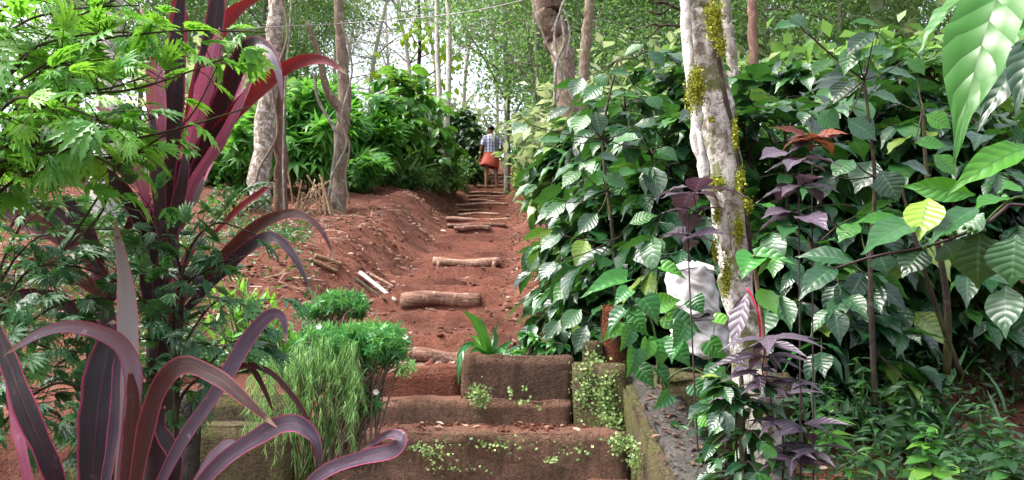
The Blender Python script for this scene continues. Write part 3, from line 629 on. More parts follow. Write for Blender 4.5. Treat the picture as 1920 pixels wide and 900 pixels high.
# ------------------------------------------------------------------ coffee bushes
def coffee_bush(name, label, cat, x, y, h, r, seed, leafL=.17, mat='coffee', stems=3, whorls=9, per=5, group=None, low=.12, lean=(0, 0), T=COFFEE, bark='dark', z0=None, rndb=0.0):
    global rng
    keep = rng; rng = np.random.default_rng(seed)
    z = gz(x, y) if z0 is None else z0
    o = thing(name, label, cat, (x, y, z), group)
    sm = MB(); fm = MB(); bpos = []; bdir = []; bn = []; bl = []; br_ = []
    for s in range(stems):
        a = rng.random() * 6.28; bx, by = x + math.cos(a) * .07 * (stems > 1), y + math.sin(a) * .07 * (stems > 1)
        tip = np.array((x + math.cos(a) * r * .28 + lean[0], y + math.sin(a) * r * .28 + lean[1], z + h * rng.uniform(.88, 1.0)))
        sp = spline([(bx, by, z - .05), ((bx + tip[0]) / 2 + rng.normal() * .05, (by + tip[1]) / 2 + rng.normal() * .05, z + h * .5), tip], 16)
        sm.tube(sp, np.linspace(.022, .006, 16), 6, .1)
        for k in range(whorls):
            f = low + (1 - low) * (k + rng.random() * .7) / whorls; f = min(f, .99)
            c = sp[int(f * 15)]
            for b in range(per):
                az = rng.random() * 6.28; el = rng.uniform(-.05, .45) + (.5 if f > .85 else 0)
                tone = rng.normal() * .16
                Lb = r * rng.uniform(.55, 1.0) * (1.0 - .45 * max(0, f - .45) / .55)
                u = np.array((math.cos(az) * math.cos(el), math.sin(az) * math.cos(el), math.sin(el)))
                bp = spline([c, c + u * Lb * .5, c + u * Lb - np.array((0, 0, Lb * rng.uniform(.15, .45)))], 12)
                sm.tube(bp, np.linspace(.006, .0025, 12), 4, 0)
                n = max(3, int(Lb / (leafL * .5)))
                tt = np.linspace(.25, 1, n)
                for t_ in tt:
                    q = bp[int(t_ * 11)]; ax = unit(bp[min(11, int(t_ * 11) + 1)] - bp[max(0, int(t_ * 11) - 1)]); sd_ = unit(np.cross(ax, (0, 0, 1)))
                    for sg in (1, -1):
                        if rng.random() < .1: continue
                        d = sd_ * sg * rng.uniform(.5, 1) + ax * rng.uniform(.2, .9) + np.array((0, 0, rng.uniform(-.5, .15)))
                        bpos.append(q); bdir.append(d); bn.append(np.array((rng.normal() * .36, rng.normal() * .36 - .12, 1))); bl.append(leafL * rng.uniform(.5, 1.25)); br_.append(tone)
                bpos.append(bp[-1]); bdir.append(bp[-1] - bp[-3]); bn.append(np.array((rng.normal() * .3, rng.normal() * .3, 1))); bl.append(leafL * rng.uniform(.7, 1.1)); br_.append(tone + .15)
    N = len(bpos)
    fm.leaves(T, np.array(bpos), np.array(bdir), np.array(bn), np.array(bl), rng.uniform(.9, 1.25, N), rng.uniform(.1, .6, N), np.clip(rng.beta(1.6, 2.2, N) + np.array(br_) + rndb, 0, 1))
    put(sm, 'branches', B[bark], o); put(fm, 'foliage', G[mat], o)
    rng = keep; return o
def X(px, d): return (px - 960) / 1450 * d
CB = [
 ('dark coffee bush overhanging the masonry block and the path edge', 1112, 4.7, 340, .42, 11, .18, .1),
 ('tall glossy coffee bush with its top below the leaning tan tree', 1165, 5.6, 165, .62, 12, .22, .12),
 ('coffee bush just left of the mossy tree with broad shining leaves', 1262, 4.4, 185, .66, 13, .21, .2),
 ('coffee bush at the edge of the path below the yellow leaved plants', 1082, 7.0, 235, .5, 14, .22, .1),
 ('low coffee bush drooping behind the short mossy post', 1125, 4.35, 520, .36, 15, .16, .1),
 ('coffee bush directly right of the mossy tree', 1460, 4.3, 170, .75, 16, .2, .22),
 ('tall coffee bush behind the copper leaved seedling', 1560, 5.2, 130, .9, 17, .22, .25),
 ('coffee bush with dense dark leaves under the huge hanging leaf', 1710, 4.8, 150, .9, 18, .21, .45),
 ('low coffee bush with dark leaves behind the purple plants', 1520, 3.9, 400, .5, 23, .17, .15),
 ('low coffee bush drooping over the weeds below the berry branch', 1790, 4.4, 400, .6, 24, .18, .3),
 ('coffee bush deep behind the mossy tree trunk', 1350, 6.4, 120, .95, 19, .23, .3),
 ('coffee bush highest on the slope near the reddish trunk', 1500, 7.4, 100, 1.1, 20, .24, .35),
 ('coffee bush far back on the slope under the huge hanging leaf', 1720, 7.6, 110, 1.1, 21, .24, .4),
 ('coffee bush furthest right on the slope with dark hanging leaves', 1880, 4.2, 180, .8, 22, .2, .5),
]
for q, (lb, px, d, yt, r, sd_, L, lowf) in enumerate(CB):
    x = X(px, d); h = P(px, yt, d)[2] - gz(x, d) - .1
    coffee_bush('coffee_bush', lb, 'bush', x, d, h, r, sd_, L * 1.16, 'coffee', 3, 8, 4, 'coffee bushes on the right slope', lowf)

# hand placed leaves: base pixel, tip pixel, distances, width in pixels
def hleaf(root, b, t, d0, d1, wpx, mat, T=COFFEE, droop=.2, roll=0.0, rnd=.5, face=.6, up=.6, name='leaf'):
    p0, p1 = P(*b, d0), P(*t, d1); ax = p1 - p0; L = np.linalg.norm(ax); mid = (p0 + p1) / 2
    tc = unit(np.array((0, 0, CZ)) - mid); sidev = np.cross(unit(ax), tc)
    nor = face * tc + up * np.array((0, 0, 1)) + roll * sidev
    p1 = p1 + unit(nor) * droop * L * .5
    ax = p1 - p0; Ln = np.linalg.norm(ax)
    m = MB(); wm = wpx / 1450 * (d0 + d1) / 2; m.leaves(T, [p0], [ax], [nor], Ln * (1 + .12 * droop), wm / (2 * np.abs(T[0][:, 0]).max() * Ln), droop, rnd)
    return put(m, name, G[mat], root)
def stem_part(root, pts, d, r0, r1, mat, name='stem', n=16, k=6):
    m = MB(); m.tube(spline([P(*(q if len(q) == 3 else (*q, d))) for q in pts], n), np.linspace(r0, r1, n), k, .08, seed=pts[0][0]); return put(m, name, mat, root)
p0 = P(1990, 640, 1.5)
o = thing('coffee_bush', 'nearest coffee branch with pale ribbed leaves and green berries reaching in above the weeds', 'bush', (p0[0], 1.5, gz(p0[0], 1.5)))
stem_part(o, [(2050, 1000, 1.5), (2000, 600, 1.55), (1925, 385, 1.6), (1840, 425, 1.6), (1740, 462, 1.6), (1640, 480, 1.62), (1560, 505, 1.65)], 1.6, .006, .002, B['purple'])
stem_part(o, [(2000, 600, 1.55), (1960, 420, 1.5), (1920, 370, 1.5), (1880, 385, 1.55), (1835, 430, 1.6)], 1.6, .004, .002, B['green'])
for b, t, d0, d1, wd, mt, dr, ro, rn in [
 ((1725, 412), (1618, 462), 1.6, 1.5, 66, 'coffee', .15, .0, .75), ((1742, 372), (1722, 446), 1.58, 1.52, 70, 'young', .15, 0, .6), ((1828, 366), (1705, 346), 1.58, 1.6, 46, 'bright_coffee', .3, -.5, .6),
 ((1836, 388), (1742, 446), 1.58, 1.5, 52, 'coffee', .15, 0, .6), ((1845, 400), (1790, 448), 1.6, 1.62, 66, 'coffee', .1, .2, .7), ((1838, 432), (1828, 556), 1.6, 1.62, 92, 'coffee', .3, 0, .35), ((1905, 440), (1893, 545), 1.5, 1.5, 90, 'coffee', .2, 0, .6),
 ((1935, 275), (1802, 326), 1.2, 1.15, 60, 'bright_coffee', .35, -.4, .8), ((1930, 270), (1845, 300), 1.22, 1.2, 50, 'bright_coffee', .3, .3, .6), ((1735, 468), (1690, 512), 1.6, 1.58, 60, 'coffee', .3, 0, .2), ((1770, 455), (1795, 490), 1.6, 1.6, 70, 'coffee', .3, 0, .3),
 ((1650, 478), (1665, 515), 1.62, 1.6, 46, 'coffee', .3, 0, .25), ((1888, 536), (1880, 626), 1.55, 1.5, 62, 'coffee', .3, .2, .5), ((1920, 560), (1930, 640), 1.55, 1.5, 60, 'coffee', .3, .2, .3), ((1700, 420), (1612, 404), 1.62, 1.6, 38, 'bright_coffee', .3, 0, .5),
 ((1890, 372), (1830, 380), 1.55, 1.5, 46, 'bright_coffee', .2, .5, .55), ((1600, 492), (1500, 470), 1.66, 1.68, 46, 'coffee', .3, 0, .5), ((1570, 500), (1500, 545), 1.66, 1.6, 50, 'coffee', .3, 0, .4), ((1915, 350), (1880, 350), 1.5, 1.5, 50, 'bright_coffee', .2, .3, .4)]:
    hleaf(o, b, t, d0, d1, wd, mt, COFFEE, dr, ro, rn)
for (px, py) in ((1735, 446), (1782, 438), (1828, 436), (1878, 372)):
    m = MB()
    for q in range(9):
        c = P(px + random.gauss(0, 9), py + random.gauss(0, 7), 1.59 + random.gauss(0, .006))
        bm = bmesh.new(); bmesh.ops.create_uvsphere(bm, u_segments=8, v_segments=6, radius=.0048); m.add([np.array(v.co) + c for v in bm.verts], [[v.index for v in f.verts] for f in bm.faces]); bm.free()
    put(m, 'berry_cluster', M['berry'], o)
p0 = P(2050, 300, .95)
o = thing('coffee_bush', 'branch with one huge bright green leaf hanging into the upper right', 'bush', (p0[0], .95, gz(p0[0], .95)))
stem_part(o, [(2250, 1500, 1.0), (2150, 500, 1.0), (2050, 100, .98), (1960, -20, .95), (1850, -50, .93), (1790, -60, .92)], .95, .006, .003, B['green'])
hleaf(o, (1900, -70), (1786, 206), .93, .86, 122, 'bright_coffee', COFFEE, .35, .25, .45, .9, .25)
hleaf(o, (1845, -30), (1705, 84), .95, .92, 46, 'coffee', COFFEE, .2, .9, .9, .4, .9)
hleaf(o, (1930, -5), (1845, 70), .97, 1.0, 70, 'bright_coffee', COFFEE, .3, -.4, .5, .7, .5)
hleaf(o, (1940, 20), (1865, 100), 1.1, 1.1, 60, 'bright_coffee', COFFEE, .3, .3, .55)
hleaf(o, (1895, 100), (1822, 165), 1.25, 1.2, 66, 'coffee', COFFEE, .2, .2, .8)
hleaf(o, (1930, 110), (1835, 205), 1.3, 1.25, 60, 'coffee', COFFEE, .4, 0, .15)
hleaf(o, (1945, 60), (1900, 190), 1.2, 1.15, 60, 'coffee', COFFEE, .4, 0, .2)
for pts in ([(2050, 100, .98), (1960, 60, 1.1), (1895, 100, 1.25)], [(2050, 120, .98), (1990, 80, 1.15), (1930, 110, 1.3)]): stem_part(o, pts, 1, .003, .002, B['green'], 'branch')

# big single leaves standing out of the coffee mass
o = thing('coffee_bush', 'spreading coffee bush with a few very broad whitish leaves above the copper seedling', 'bush', (X(1600, 3.2), 3.2, gz(X(1600, 3.2), 3.2)))
stem_part(o, [(1640, 760, 3.2), (1632, 500, 3.2), (1640, 330, 3.2), (1620, 150, 3.2)], 3.2, .014, .006, B['dark'])
stem_part(o, [(1775, 700, 3.4), (1775, 560, 3.3), (1740, 350, 3.2), (1730, 200, 3.2)], 3.2, .02, .006, B['dark'])
stem_part(o, [(1800, 700, 3.4), (1760, 590, 3.3), (1725, 480, 3.2), (1690, 350, 3.2)], 3.2, .014, .006, B['dark'])
BL = [((1588, 224), (1652, 262), 66), ((1532, 212), (1580, 240), 50), ((1715, 268), (1782, 272), 36), ((1600, 150), (1560, 190), 50), ((1690, 195), (1640, 170), 44), ((1750, 290), (1800, 330), 50), ((1640, 300), (1600, 360), 60), ((1650, 320), (1690, 380), 56),
      ((1735, 215), (1790, 240), 44), ((1720, 150), (1655, 125), 46), ((1640, 60), (1585, 100), 44), ((1650, 50), (1600, 35), 30), ((1500, 45), (1450, 50), 34), ((1480, 30), (1515, 50), 30), ((1560, 110), (1520, 140), 40), ((1620, 100), (1680, 92), 34), ((1605, 85), (1580, 140), 40), ((1700, 110), (1740, 140), 40), ((1745, 330), (1700, 300), 44), ((1600, 300), (1560, 330), 46), ((1610, 420), (1570, 450), 46), ((1560, 330), (1530, 380), 40)]
for q, (b, t, wd) in enumerate(BL):
    d = 3.2 + .25 * math.sin(q * 2.3); hleaf(o, b, t, d, d - .04, wd, ('coffee', 'coffee', 'bright_coffee')[q % 3], COFFEE, .2, .2 * math.sin(q), .45 + .35 * math.sin(q * 1.7), .6, .7)
    s0 = min(((1632, 500), (1640, 330), (1620, 150), (1740, 350), (1730, 200), (1775, 560)), key=lambda s_: abs(s_[0] - b[0]) + abs(s_[1] - b[1]))
    stem_part(o, [(*s0, 3.2), ((s0[0] + b[0]) / 2, (s0[1] + b[1]) / 2 + 6, (3.2 + d) / 2), (*b, d)], 3.2, .004, .002, B['dark'], 'branch', 8, 5)

o = thing('coffee_bush', 'coffee bush with large pale drooping leaf pairs at the crest above the path', 'bush', (X(1120, 4.0), 4.05, gz(X(1120, 4.0), 4.05)))
stem_part(o, [(1160, 690, 4.1), (1150, 450, 4.1), (1130, 260, 4.1), (1160, 110, 4.15)], 4.1, .014, .005, B['dark'])
BL = [((1092, 145), (1070, 182), 36), ((1112, 142), (1142, 160), 30), ((1100, 215), (1075, 250), 42), ((1115, 210), (1128, 255), 40), ((1185, 140), (1140, 132), 24), ((1215, 180), (1240, 205), 38), ((1200, 182), (1170, 175), 26), ((1070, 200), (1020, 225), 30), ((1060, 265), (1005, 262), 30), ((988, 232), (958, 250), 34),
      ((1170, 105), (1205, 80), 30), ((1215, 95), (1250, 125), 34), ((1130, 160), (1090, 190), 36), ((1190, 235), (1235, 230), 30), ((1090, 320), (1050, 350), 36), ((1130, 330), (1180, 350), 36), ((1060, 380), (1020, 410), 34), ((1120, 400), (1080, 440), 36), ((1150, 470), (1195, 500), 36), ((1175, 525), (1085, 552), 48), ((1050, 440), (1010, 470), 34), ((1040, 490), (1010, 525), 34), ((1080, 520), (1030, 570), 36), ((1090, 580), (1050, 620), 36), ((1050, 600), (1020, 640), 30), ((1100, 610), (1075, 665), 34), ((1180, 420), (1230, 400), 34), ((1230, 280), (1275, 300), 34), ((1160, 300), (1120, 290), 36)]
for q, (b, t, wd) in enumerate(BL):
    d = 3.95 + .2 * math.sin(q * 2.9); hleaf(o, b, t, d, d - .05, wd, 'heart' if q == 19 else ('coffee', 'coffee', 'bright_coffee', 'coffee')[q % 4], HEART if q == 19 else COFFEE, .2, .2 * math.sin(q), .45 + .3 * math.sin(q * 1.7), .6, .7)
    s0 = min(((1150, 450), (1130, 260), (1160, 110), (1155, 600), (1140, 360)), key=lambda s_: abs(s_[0] - b[0]) + abs(s_[1] - b[1]))
    stem_part(o, [(*s0, 4.1), ((s0[0] + b[0]) / 2, (s0[1] + b[1]) / 2 + 6, (4.1 + d) / 2), (*b, d)], 4.1, .004, .002, B['dark'], 'branch', 8, 5)

# ------------------------------------------------------------------ heart leaved plant, spathe, purple plants, copper seedling
o = thing('heart_leaved_plant', 'trailing plant with bright heart shaped leaves on top of the grey parapet', 'plant', (X(1225, 3.3), 3.3, CZ - .25))
stem_part(o, [(1235, 720, 3.3), (1230, 640, 3.3), (1215, 590, 3.3), (1170, 545, 3.35)], 3.3, .006, .003, B['green'])
stem_part(o, [(1240, 720, 3.3), (1290, 690, 3.25), (1330, 720, 3.2), (1290, 800, 3.1), (1270, 850, 3.1)], 3.3, .005, .003, B['green'])
HL = [((1262, 650), (1300, 690), 50), ((1330, 640), (1365, 680), 48), ((1285, 610), (1262, 655), 50), ((1340, 600), (1385, 612), 40), ((1350, 690), (1310, 720), 46), ((1240, 500), (1290, 520), 34), ((1255, 740), (1225, 770), 34), ((1330, 760), (1300, 820), 44), ((1290, 850), (1330, 880), 40), ((1230, 690), (1262, 730), 44), ((1320, 850), (1350, 830), 34), ((1172, 582), (1134, 626), 44), ((1160, 605), (1132, 640), 36), ((1205, 560), (1240, 610), 60), ((1190, 590), (1215, 635), 46), ((1236, 636), (1242, 692), 58), ((1190, 655), (1178, 712), 44), ((1250, 590), (1290, 615), 54), ((1262, 600), (1320, 622), 50), ((1215, 640), (1200, 690), 40), ((1200, 690), (1230, 730), 42), ((1270, 640), (1255, 680), 46), ((1355, 738), (1290, 786), 52), ((1276, 798), (1262, 828), 36), ((1318, 780), (1340, 800), 40), ((1310, 830), (1290, 860), 40), ((1370, 862), (1352, 890), 46), ((1300, 720), (1325, 748), 44), ((1180, 545), (1150, 570), 40), ((1360, 700), (1330, 720), 36), ((1300, 560), (1320, 590), 44), ((1235, 570), (1275, 562), 44), ((1180, 620), (1165, 660), 40)]
for q, (b, t, wd) in enumerate(HL):
    d = 3.2 + .1 * math.sin(q * 2.3) - (.15 if b[1] > 700 else 0); hleaf(o, b, t, d, d - .03, wd * .86, 'heart', HEART, .3, .7 * math.sin(q * 1.9), .5 + .48 * math.sin(q * 2.7), .7, .6)
    s0 = min(((1230, 640), (1215, 590), (1240, 700), (1290, 690), (1330, 720), (1290, 800)), key=lambda s_: abs(s_[0] - b[0]) + abs(s_[1] - b[1]))
    stem_part(o, [(*s0, 3.3), ((s0[0] + b[0]) / 2, (s0[1] + b[1]) / 2 + 8, 3.27), (*b, d)], 3.3, .003, .0022, B['green'], 'stalk', 8, 5)
o = thing('broad_leaved_plant', 'plant with two broad bright leaves beside the mossy trunk above the dry spathe', 'plant', (X(1425, 2.7), 2.7, gz(X(1425, 2.7), 2.7)))
stem_part(o, [(1445, 960, 2.7), (1432, 640, 2.7), (1420, 540, 2.7), (1414, 478, 2.7)], 2.7, .01, .006, B['red'])
for b, t, wd, mt in (((1414, 480), (1390, 520), 58, 'heart'), ((1416, 480), (1496, 492), 30, 'heart'), ((1418, 520), (1450, 480), 30, 'bush'), ((1420, 540), (1460, 590), 40, 'bush')): hleaf(o, b, t, 2.7, 2.62, wd, mt, HEART if mt == 'heart' else COFFEE, .15, 0, .75, .6, .7)
o = thing('dried_spathe', 'folded purplish dried leaf hanging from a red stalk in front of the mossy trunk', 'dried leaf', (X(1390, 2.66), 2.66, CZ))
hleaf(o, (1402, 548), (1372, 652), 2.66, 2.62, 40, 'purple', BROAD, .1, .6, .9, .9, .1); hleaf(o, (1404, 545), (1362, 615), 2.67, 2.68, 26, 'purple', BROAD, .2, -.6, .75, .9, .1)
m = MB(); m.tube(spline([P(1400, 540, 2.66), P(1412, 560, 2.65), P(1424, 600, 2.65), P(1425, 640, 2.68)], 10), .004, 6); 
G['crimson'] = plain('crimson_stalk', (.5, .02, .06), .5); put(m, 'stalk', G['crimson'], o)
def whorl_plant(name, label, px, d, whorls, mat, base_py=940, wd=22, T=LANCE, cat='plant', stem='purple', r=.0036, droop=.35):
    o = thing(name, label, cat, (X(px, d), d, gz(X(px, d), d)))
    g = gz(X(px, d), d); b = P(px, base_py, d); b[2] = g - .03
    pts = [b] + [P(x, y, d) for (x, y, *_) in sorted(whorls, key=lambda q: -q[1])]
    m = MB(); m.tube(spline(pts, 20), np.linspace(r, r * .5, 20), 6, .1); put(m, 'stem', B[stem], o)
    m = MB()
    for (x, y, L, n) in whorls:
        c = P(x, y, d); az = np.linspace(0, 2 * math.pi, n, endpoint=False) + rng.random() * 2
        dirs = np.stack([np.cos(az), np.sin(az) * .9, rng.uniform(-.15, .35, n)], 1)
        m.leaves(T, np.repeat(c[None], n, 0) + rng.normal(size=(n, 3)) * .008, dirs, np.array((0, -.35, 1)) + rng.normal(size=(n, 3)) * .15, L / 1450 * d * rng.uniform(.75, 1.15, n), 1.15, droop * rng.uniform(.5, 1.2, n), np.clip(rng.normal(.6, .25, n), 0, 1))
    put(m, 'foliage', G[mat], o); return o
whorl_plant('purple_leaved_plant', 'purple leaved plant with whorls in front of the grey leaning stump', 1440, 2.45, [(1436, 640, 105, 9), (1432, 668, 90, 8), (1440, 720, 75, 6), (1452, 790, 80, 6), (1470, 850, 80, 6), (1430, 700, 70, 5)], 'purple')
whorl_plant('purple_leaved_plant', 'smaller purple plant near the weeds right of the grey stump', 1500, 2.4, [(1500, 720, 70, 5), (1512, 800, 85, 6), (1525, 845, 85, 6), (1490, 870, 80, 6)], 'purple')
whorl_plant('purple_leaved_plant', 'low purple plant with slanting dark stem before the mossy trunk', 1400, 2.6, [(1395, 745, 60, 5), (1405, 690, 55, 5), (1380, 820, 60, 4), (1470, 740, 65, 5)], 'purple')
whorl_plant('purple_leaved_plant', 'greyish purple plant left of the mossy trunk with a copper shoot', 1310, 2.9, [(1300, 362, 95, 6), (1305, 400, 70, 5), (1290, 445, 85, 6)], 'purple', 800, T=COFFEE)
whorl_plant('purple_leaved_plant', 'purple leaved seedling with broad whorls just right of the mossy trunk', 1495, 2.8, [(1497, 348, 80, 6), (1498, 405, 100, 6), (1500, 300, 75, 5)], 'purple', 900, T=COFFEE)
cs = whorl_plant('copper_seedling', 'slender seedling with copper red top leaves among dark coffee foliage', 1520, 2.9, [(1522, 262, 42, 5), (1521, 255, 70, 6)], 'copper', 900, T=COFFEE)
hleaf(cs, (1520, 262), (1455, 232), 2.9, 2.86, 22, 'copper'); hleaf(cs, (1522, 262), (1580, 250), 2.9, 2.88, 22, 'copper', COFFEE, .2, 0, .3); hleaf(cs, (1475, 285), (1428, 290), 2.88, 2.8, 42, 'purple', COFFEE, .2, 0, .95); hleaf(cs, (1520, 262), (1475, 285), 2.9, 2.88, 18, 'purple')

for (lb, px, d, yt, r, sd_) in (('young coffee plant in front of the foot of the mossy trunk', 1392, 2.85, 700, .15, 61), ('young coffee plant between the grey stump and the mossy trunk', 1400, 2.55, 660, .17, 62)):
    x = X(px, d); coffee_bush('coffee_seedling', lb, 'plant', x, d, P(px, yt, d)[2] - gz(x, d) - .05, r, sd_, .1, 'coffee', 1, 6, 4, None, .35, T=COFFEE)
# ------------------------------------------------------------------ white sacks
def sack(name, label, px0, px1, py0, py1, d, seed):
    c = P((px0 + px1) / 2, py1, d); w_ = (px1 - px0) / 1450 * d; h = (py1 - py0) / 1450 * d
    o = thing(name, label, 'sack', c)
    m = MB(); n, k = 60, 90; t = np.linspace(0, 1, n); ang = np.linspace(0, 2 * math.pi, k, endpoint=False)
    V = []
    for i_, q in enumerate(t):
        rr = w_ / 2 * (1 - .1 * q) * min(1, (1 - q) * 7 + .25) * (1 if q > .05 else .8)
        rad = rr * (1 + .05 * np.sin(ang * 3 + q * 6 + seed) + .03 * np.sin(ang * 7 - q * 11 + seed) + .025 * np.sin(ang * 4 + q * 24) + .014 * np.sin(ang * 13 + q * 30) + .02 * np.abs(np.sin(ang * 5 + q * 17 + np.sin(q * 9) * 2)) - .02 * np.abs(np.sin(ang * 2.0 - q * 13 + 1)))
        V.append(np.stack([c[0] + np.cos(ang) * rad, c[1] + np.sin(ang) * rad * .85, np.full(k, c[2] + q * h) + .012 * np.sin(ang * 5 + q * 9)], 1))
    V = np.concatenate(V); i0 = np.arange(n - 1)[:, None] * k; j = np.arange(k)[None]; j2 = (j + 1) % k
    m.add(V, np.stack([i0 + j, i0 + j2, i0 + k + j2, i0 + k + j], -1).reshape(-1, 4)); m.add(V[-k:], [list(range(k))])
    put(m, 'sack_body', M['sack'], o)
    m = MB(); zz = c[2] + h * .86; m.tube([(c[0] + math.cos(a) * w_ * .47, c[1] + math.sin(a) * w_ * .4, zz + .006 * math.sin(a * 3)) for a in np.linspace(0, 2 * math.pi, 26)], .004, 5, cap=False); put(m, 'tie_cord', M['wire'], o)
    return o
sack('white_sack', 'bulging white woven sack behind the mossy trunk on top of another', 1250, 1346, 494, 592, 3.55, 1)
sack('white_sack', 'lower creased white woven sack under the bulging one', 1256, 1372, 592, 668, 3.6, 4)
o = tag(thing('stack_base', 'earth bank supporting the two white sacks behind the parapet', 'earth bank', (X(1320, 3.65), 3.65, CZ - .6)))
rough_box('bank_body', M['mossy'], o, X(1215, 3.65), X(1440, 3.65), 3.4, 4.0, CZ - .9, CZ - .15, .05)

# strappy plant on the masonry block
def blades(root, base, specs, mat, name='leaf', d=3.7):
    for pts, wd in specs:
        p = spline([P(*q) for q in pts], 16); m = MB(); W_ = wd / 1450 * d / 2
        t = unit(np.gradient(p, axis=0)); s_ = unit(np.cross(t, np.array((0, -1, .3)))); prof = W_ * np.minimum(1, np.linspace(.5, 3, 16)) * np.minimum(1, (1.02 - np.linspace(0, 1, 16)) * 2.5)
        nn = np.cross(s_, t); v = np.concatenate([np.stack([p - s_ * prof[:, None], p + nn * prof[:, None] * -.3, p + s_ * prof[:, None]], 1).reshape(-1, 3)])
        f = [(i_ * 3 + j, i_ * 3 + j + 1, (i_ + 1) * 3 + j + 1, (i_ + 1) * 3 + j) for i_ in range(15) for j in (0, 1)]
        m.add(v, np.array(f), np.stack([np.tile([0, .5, 1], 16), np.repeat(np.linspace(0, 1, 16), 3)], 1), random.random()); put(m, name, mat, root)
o = thing('strappy_plant', 'strappy green plant with arching leaves rooted at the edge of the masonry block', 'plant', P(918, 668, 4.0))
blades(o, None, [([(915, 668, 4), (905, 630, 3.95), (890, 600, 3.9), (868, 583, 3.85)], 18), ([(918, 668, 4), (912, 640, 3.9), (903, 612, 3.85), (902, 596, 3.85)], 16), ([(912, 668, 4), (890, 645, 3.85), (868, 655, 3.75), (860, 690, 3.7), (860, 722, 3.7)], 13), ([(920, 668, 4), (930, 640, 4), (925, 612, 4)], 10), ([(922, 668, 4), (945, 650, 3.95), (960, 640, 3.9)], 12), ([(916, 668, 4), (895, 655, 3.85), (880, 662, 3.8)], 10), ([(920, 668, 4), (938, 655, 3.9), (948, 668, 3.85)], 9), ([(918, 668, 4), (925, 630, 4.1), (938, 600, 4.1)], 6), ([(915, 668, 4), (900, 640, 4.05), (880, 628, 4.05)], 9)], G['heart'])
coffee_bush('heart_leaved_plant', 'small sprig of round leaves between the strappy plant and the coffee bush', 'plant', X(975, 4.1), 4.1, .12, .12, 77, .05, 'heart', 2, 3, 4, None, .2, T=HEART, z0=CZ - .08)

# ------------------------------------------------------------------ cordylines: every leaf a part of its plant
def ribbon(root, pts, wpx, mat, twist=(0, 0), fold=.25, tipw=.0, basew=.5, n=26, name='leaf', wav=.04):
    """pts: (pixel x, pixel y, distance) from base to tip; wpx: widest width in pixels; twist: turn about the axis (radians) along the leaf"""
    p = spline([P(*q) for q in pts], n); d = np.interp(np.linspace(0, 1, n), np.linspace(0, 1, len(pts)), [q[2] for q in pts])
    t = np.linspace(0, 1, n); prof = .68 * wpx / 1450 * d / 2 * np.interp(t, [0, .2, .5, .75, .9, 1], [basew, .85, 1, .72, .36, tipw + .02]) * (1 + .05 * np.sin(t * 23 + wpx) + .03 * np.sin(t * 41 + pts[0][0]))
    tg = unit(np.gradient(p, axis=0)); vw = unit(np.array((0, 0, CZ)) - p); s_ = unit(np.cross(tg, vw)); nn = np.cross(s_, tg)
    tw = np.interp(t, np.linspace(0, 1, len(twist)), twist); c, sn = np.cos(tw)[:, None], np.sin(tw)[:, None]
    s2 = s_ * c + nn * sn; n2 = -s_ * sn + nn * c
    rows = []
    for u, z in ((-1, 1), (-.6, .35), (-.2, .02), (0, -.08), (.2, .02), (.6, .35), (1, 1)):
        wv = wav * np.sin(t * 19 + u * 2 + pts[0][0]) * abs(u)
        rows.append(p + s2 * (prof * u)[:, None] + n2 * (prof * (fold * z + wv))[:, None])
    v = np.stack(rows, 1).reshape(-1, 3); k = 7
    f = np.array([(i_ * k + j, i_ * k + j + 1, (i_ + 1) * k + j + 1, (i_ + 1) * k + j) for i_ in range(n - 1) for j in range(k - 1)])
    uv = np.stack([np.tile([0, .2, .4, .5, .6, .8, 1], n), np.repeat(t, k)], 1)
    m = MB(); m.add(v, f, uv, random.random()); return put(m, name, C[mat], root)
b0 = P(215, 985, 1.5)
o = thing('cordyline', 'low purple cordyline with arching lilac and maroon leaves before the garden wall', 'plant', (b0[0], 1.5, gz(b0[0], 1.5)))
m = MB(); m.tube(spline([(b0[0], 1.5, gz(b0[0], 1.5) - .05), P(212, 1300, 1.5), P(215, 1000, 1.5), P(220, 920, 1.5)], 12), [.022] * 12, 8, .1); put(m, 'stem', B['purple'], o)
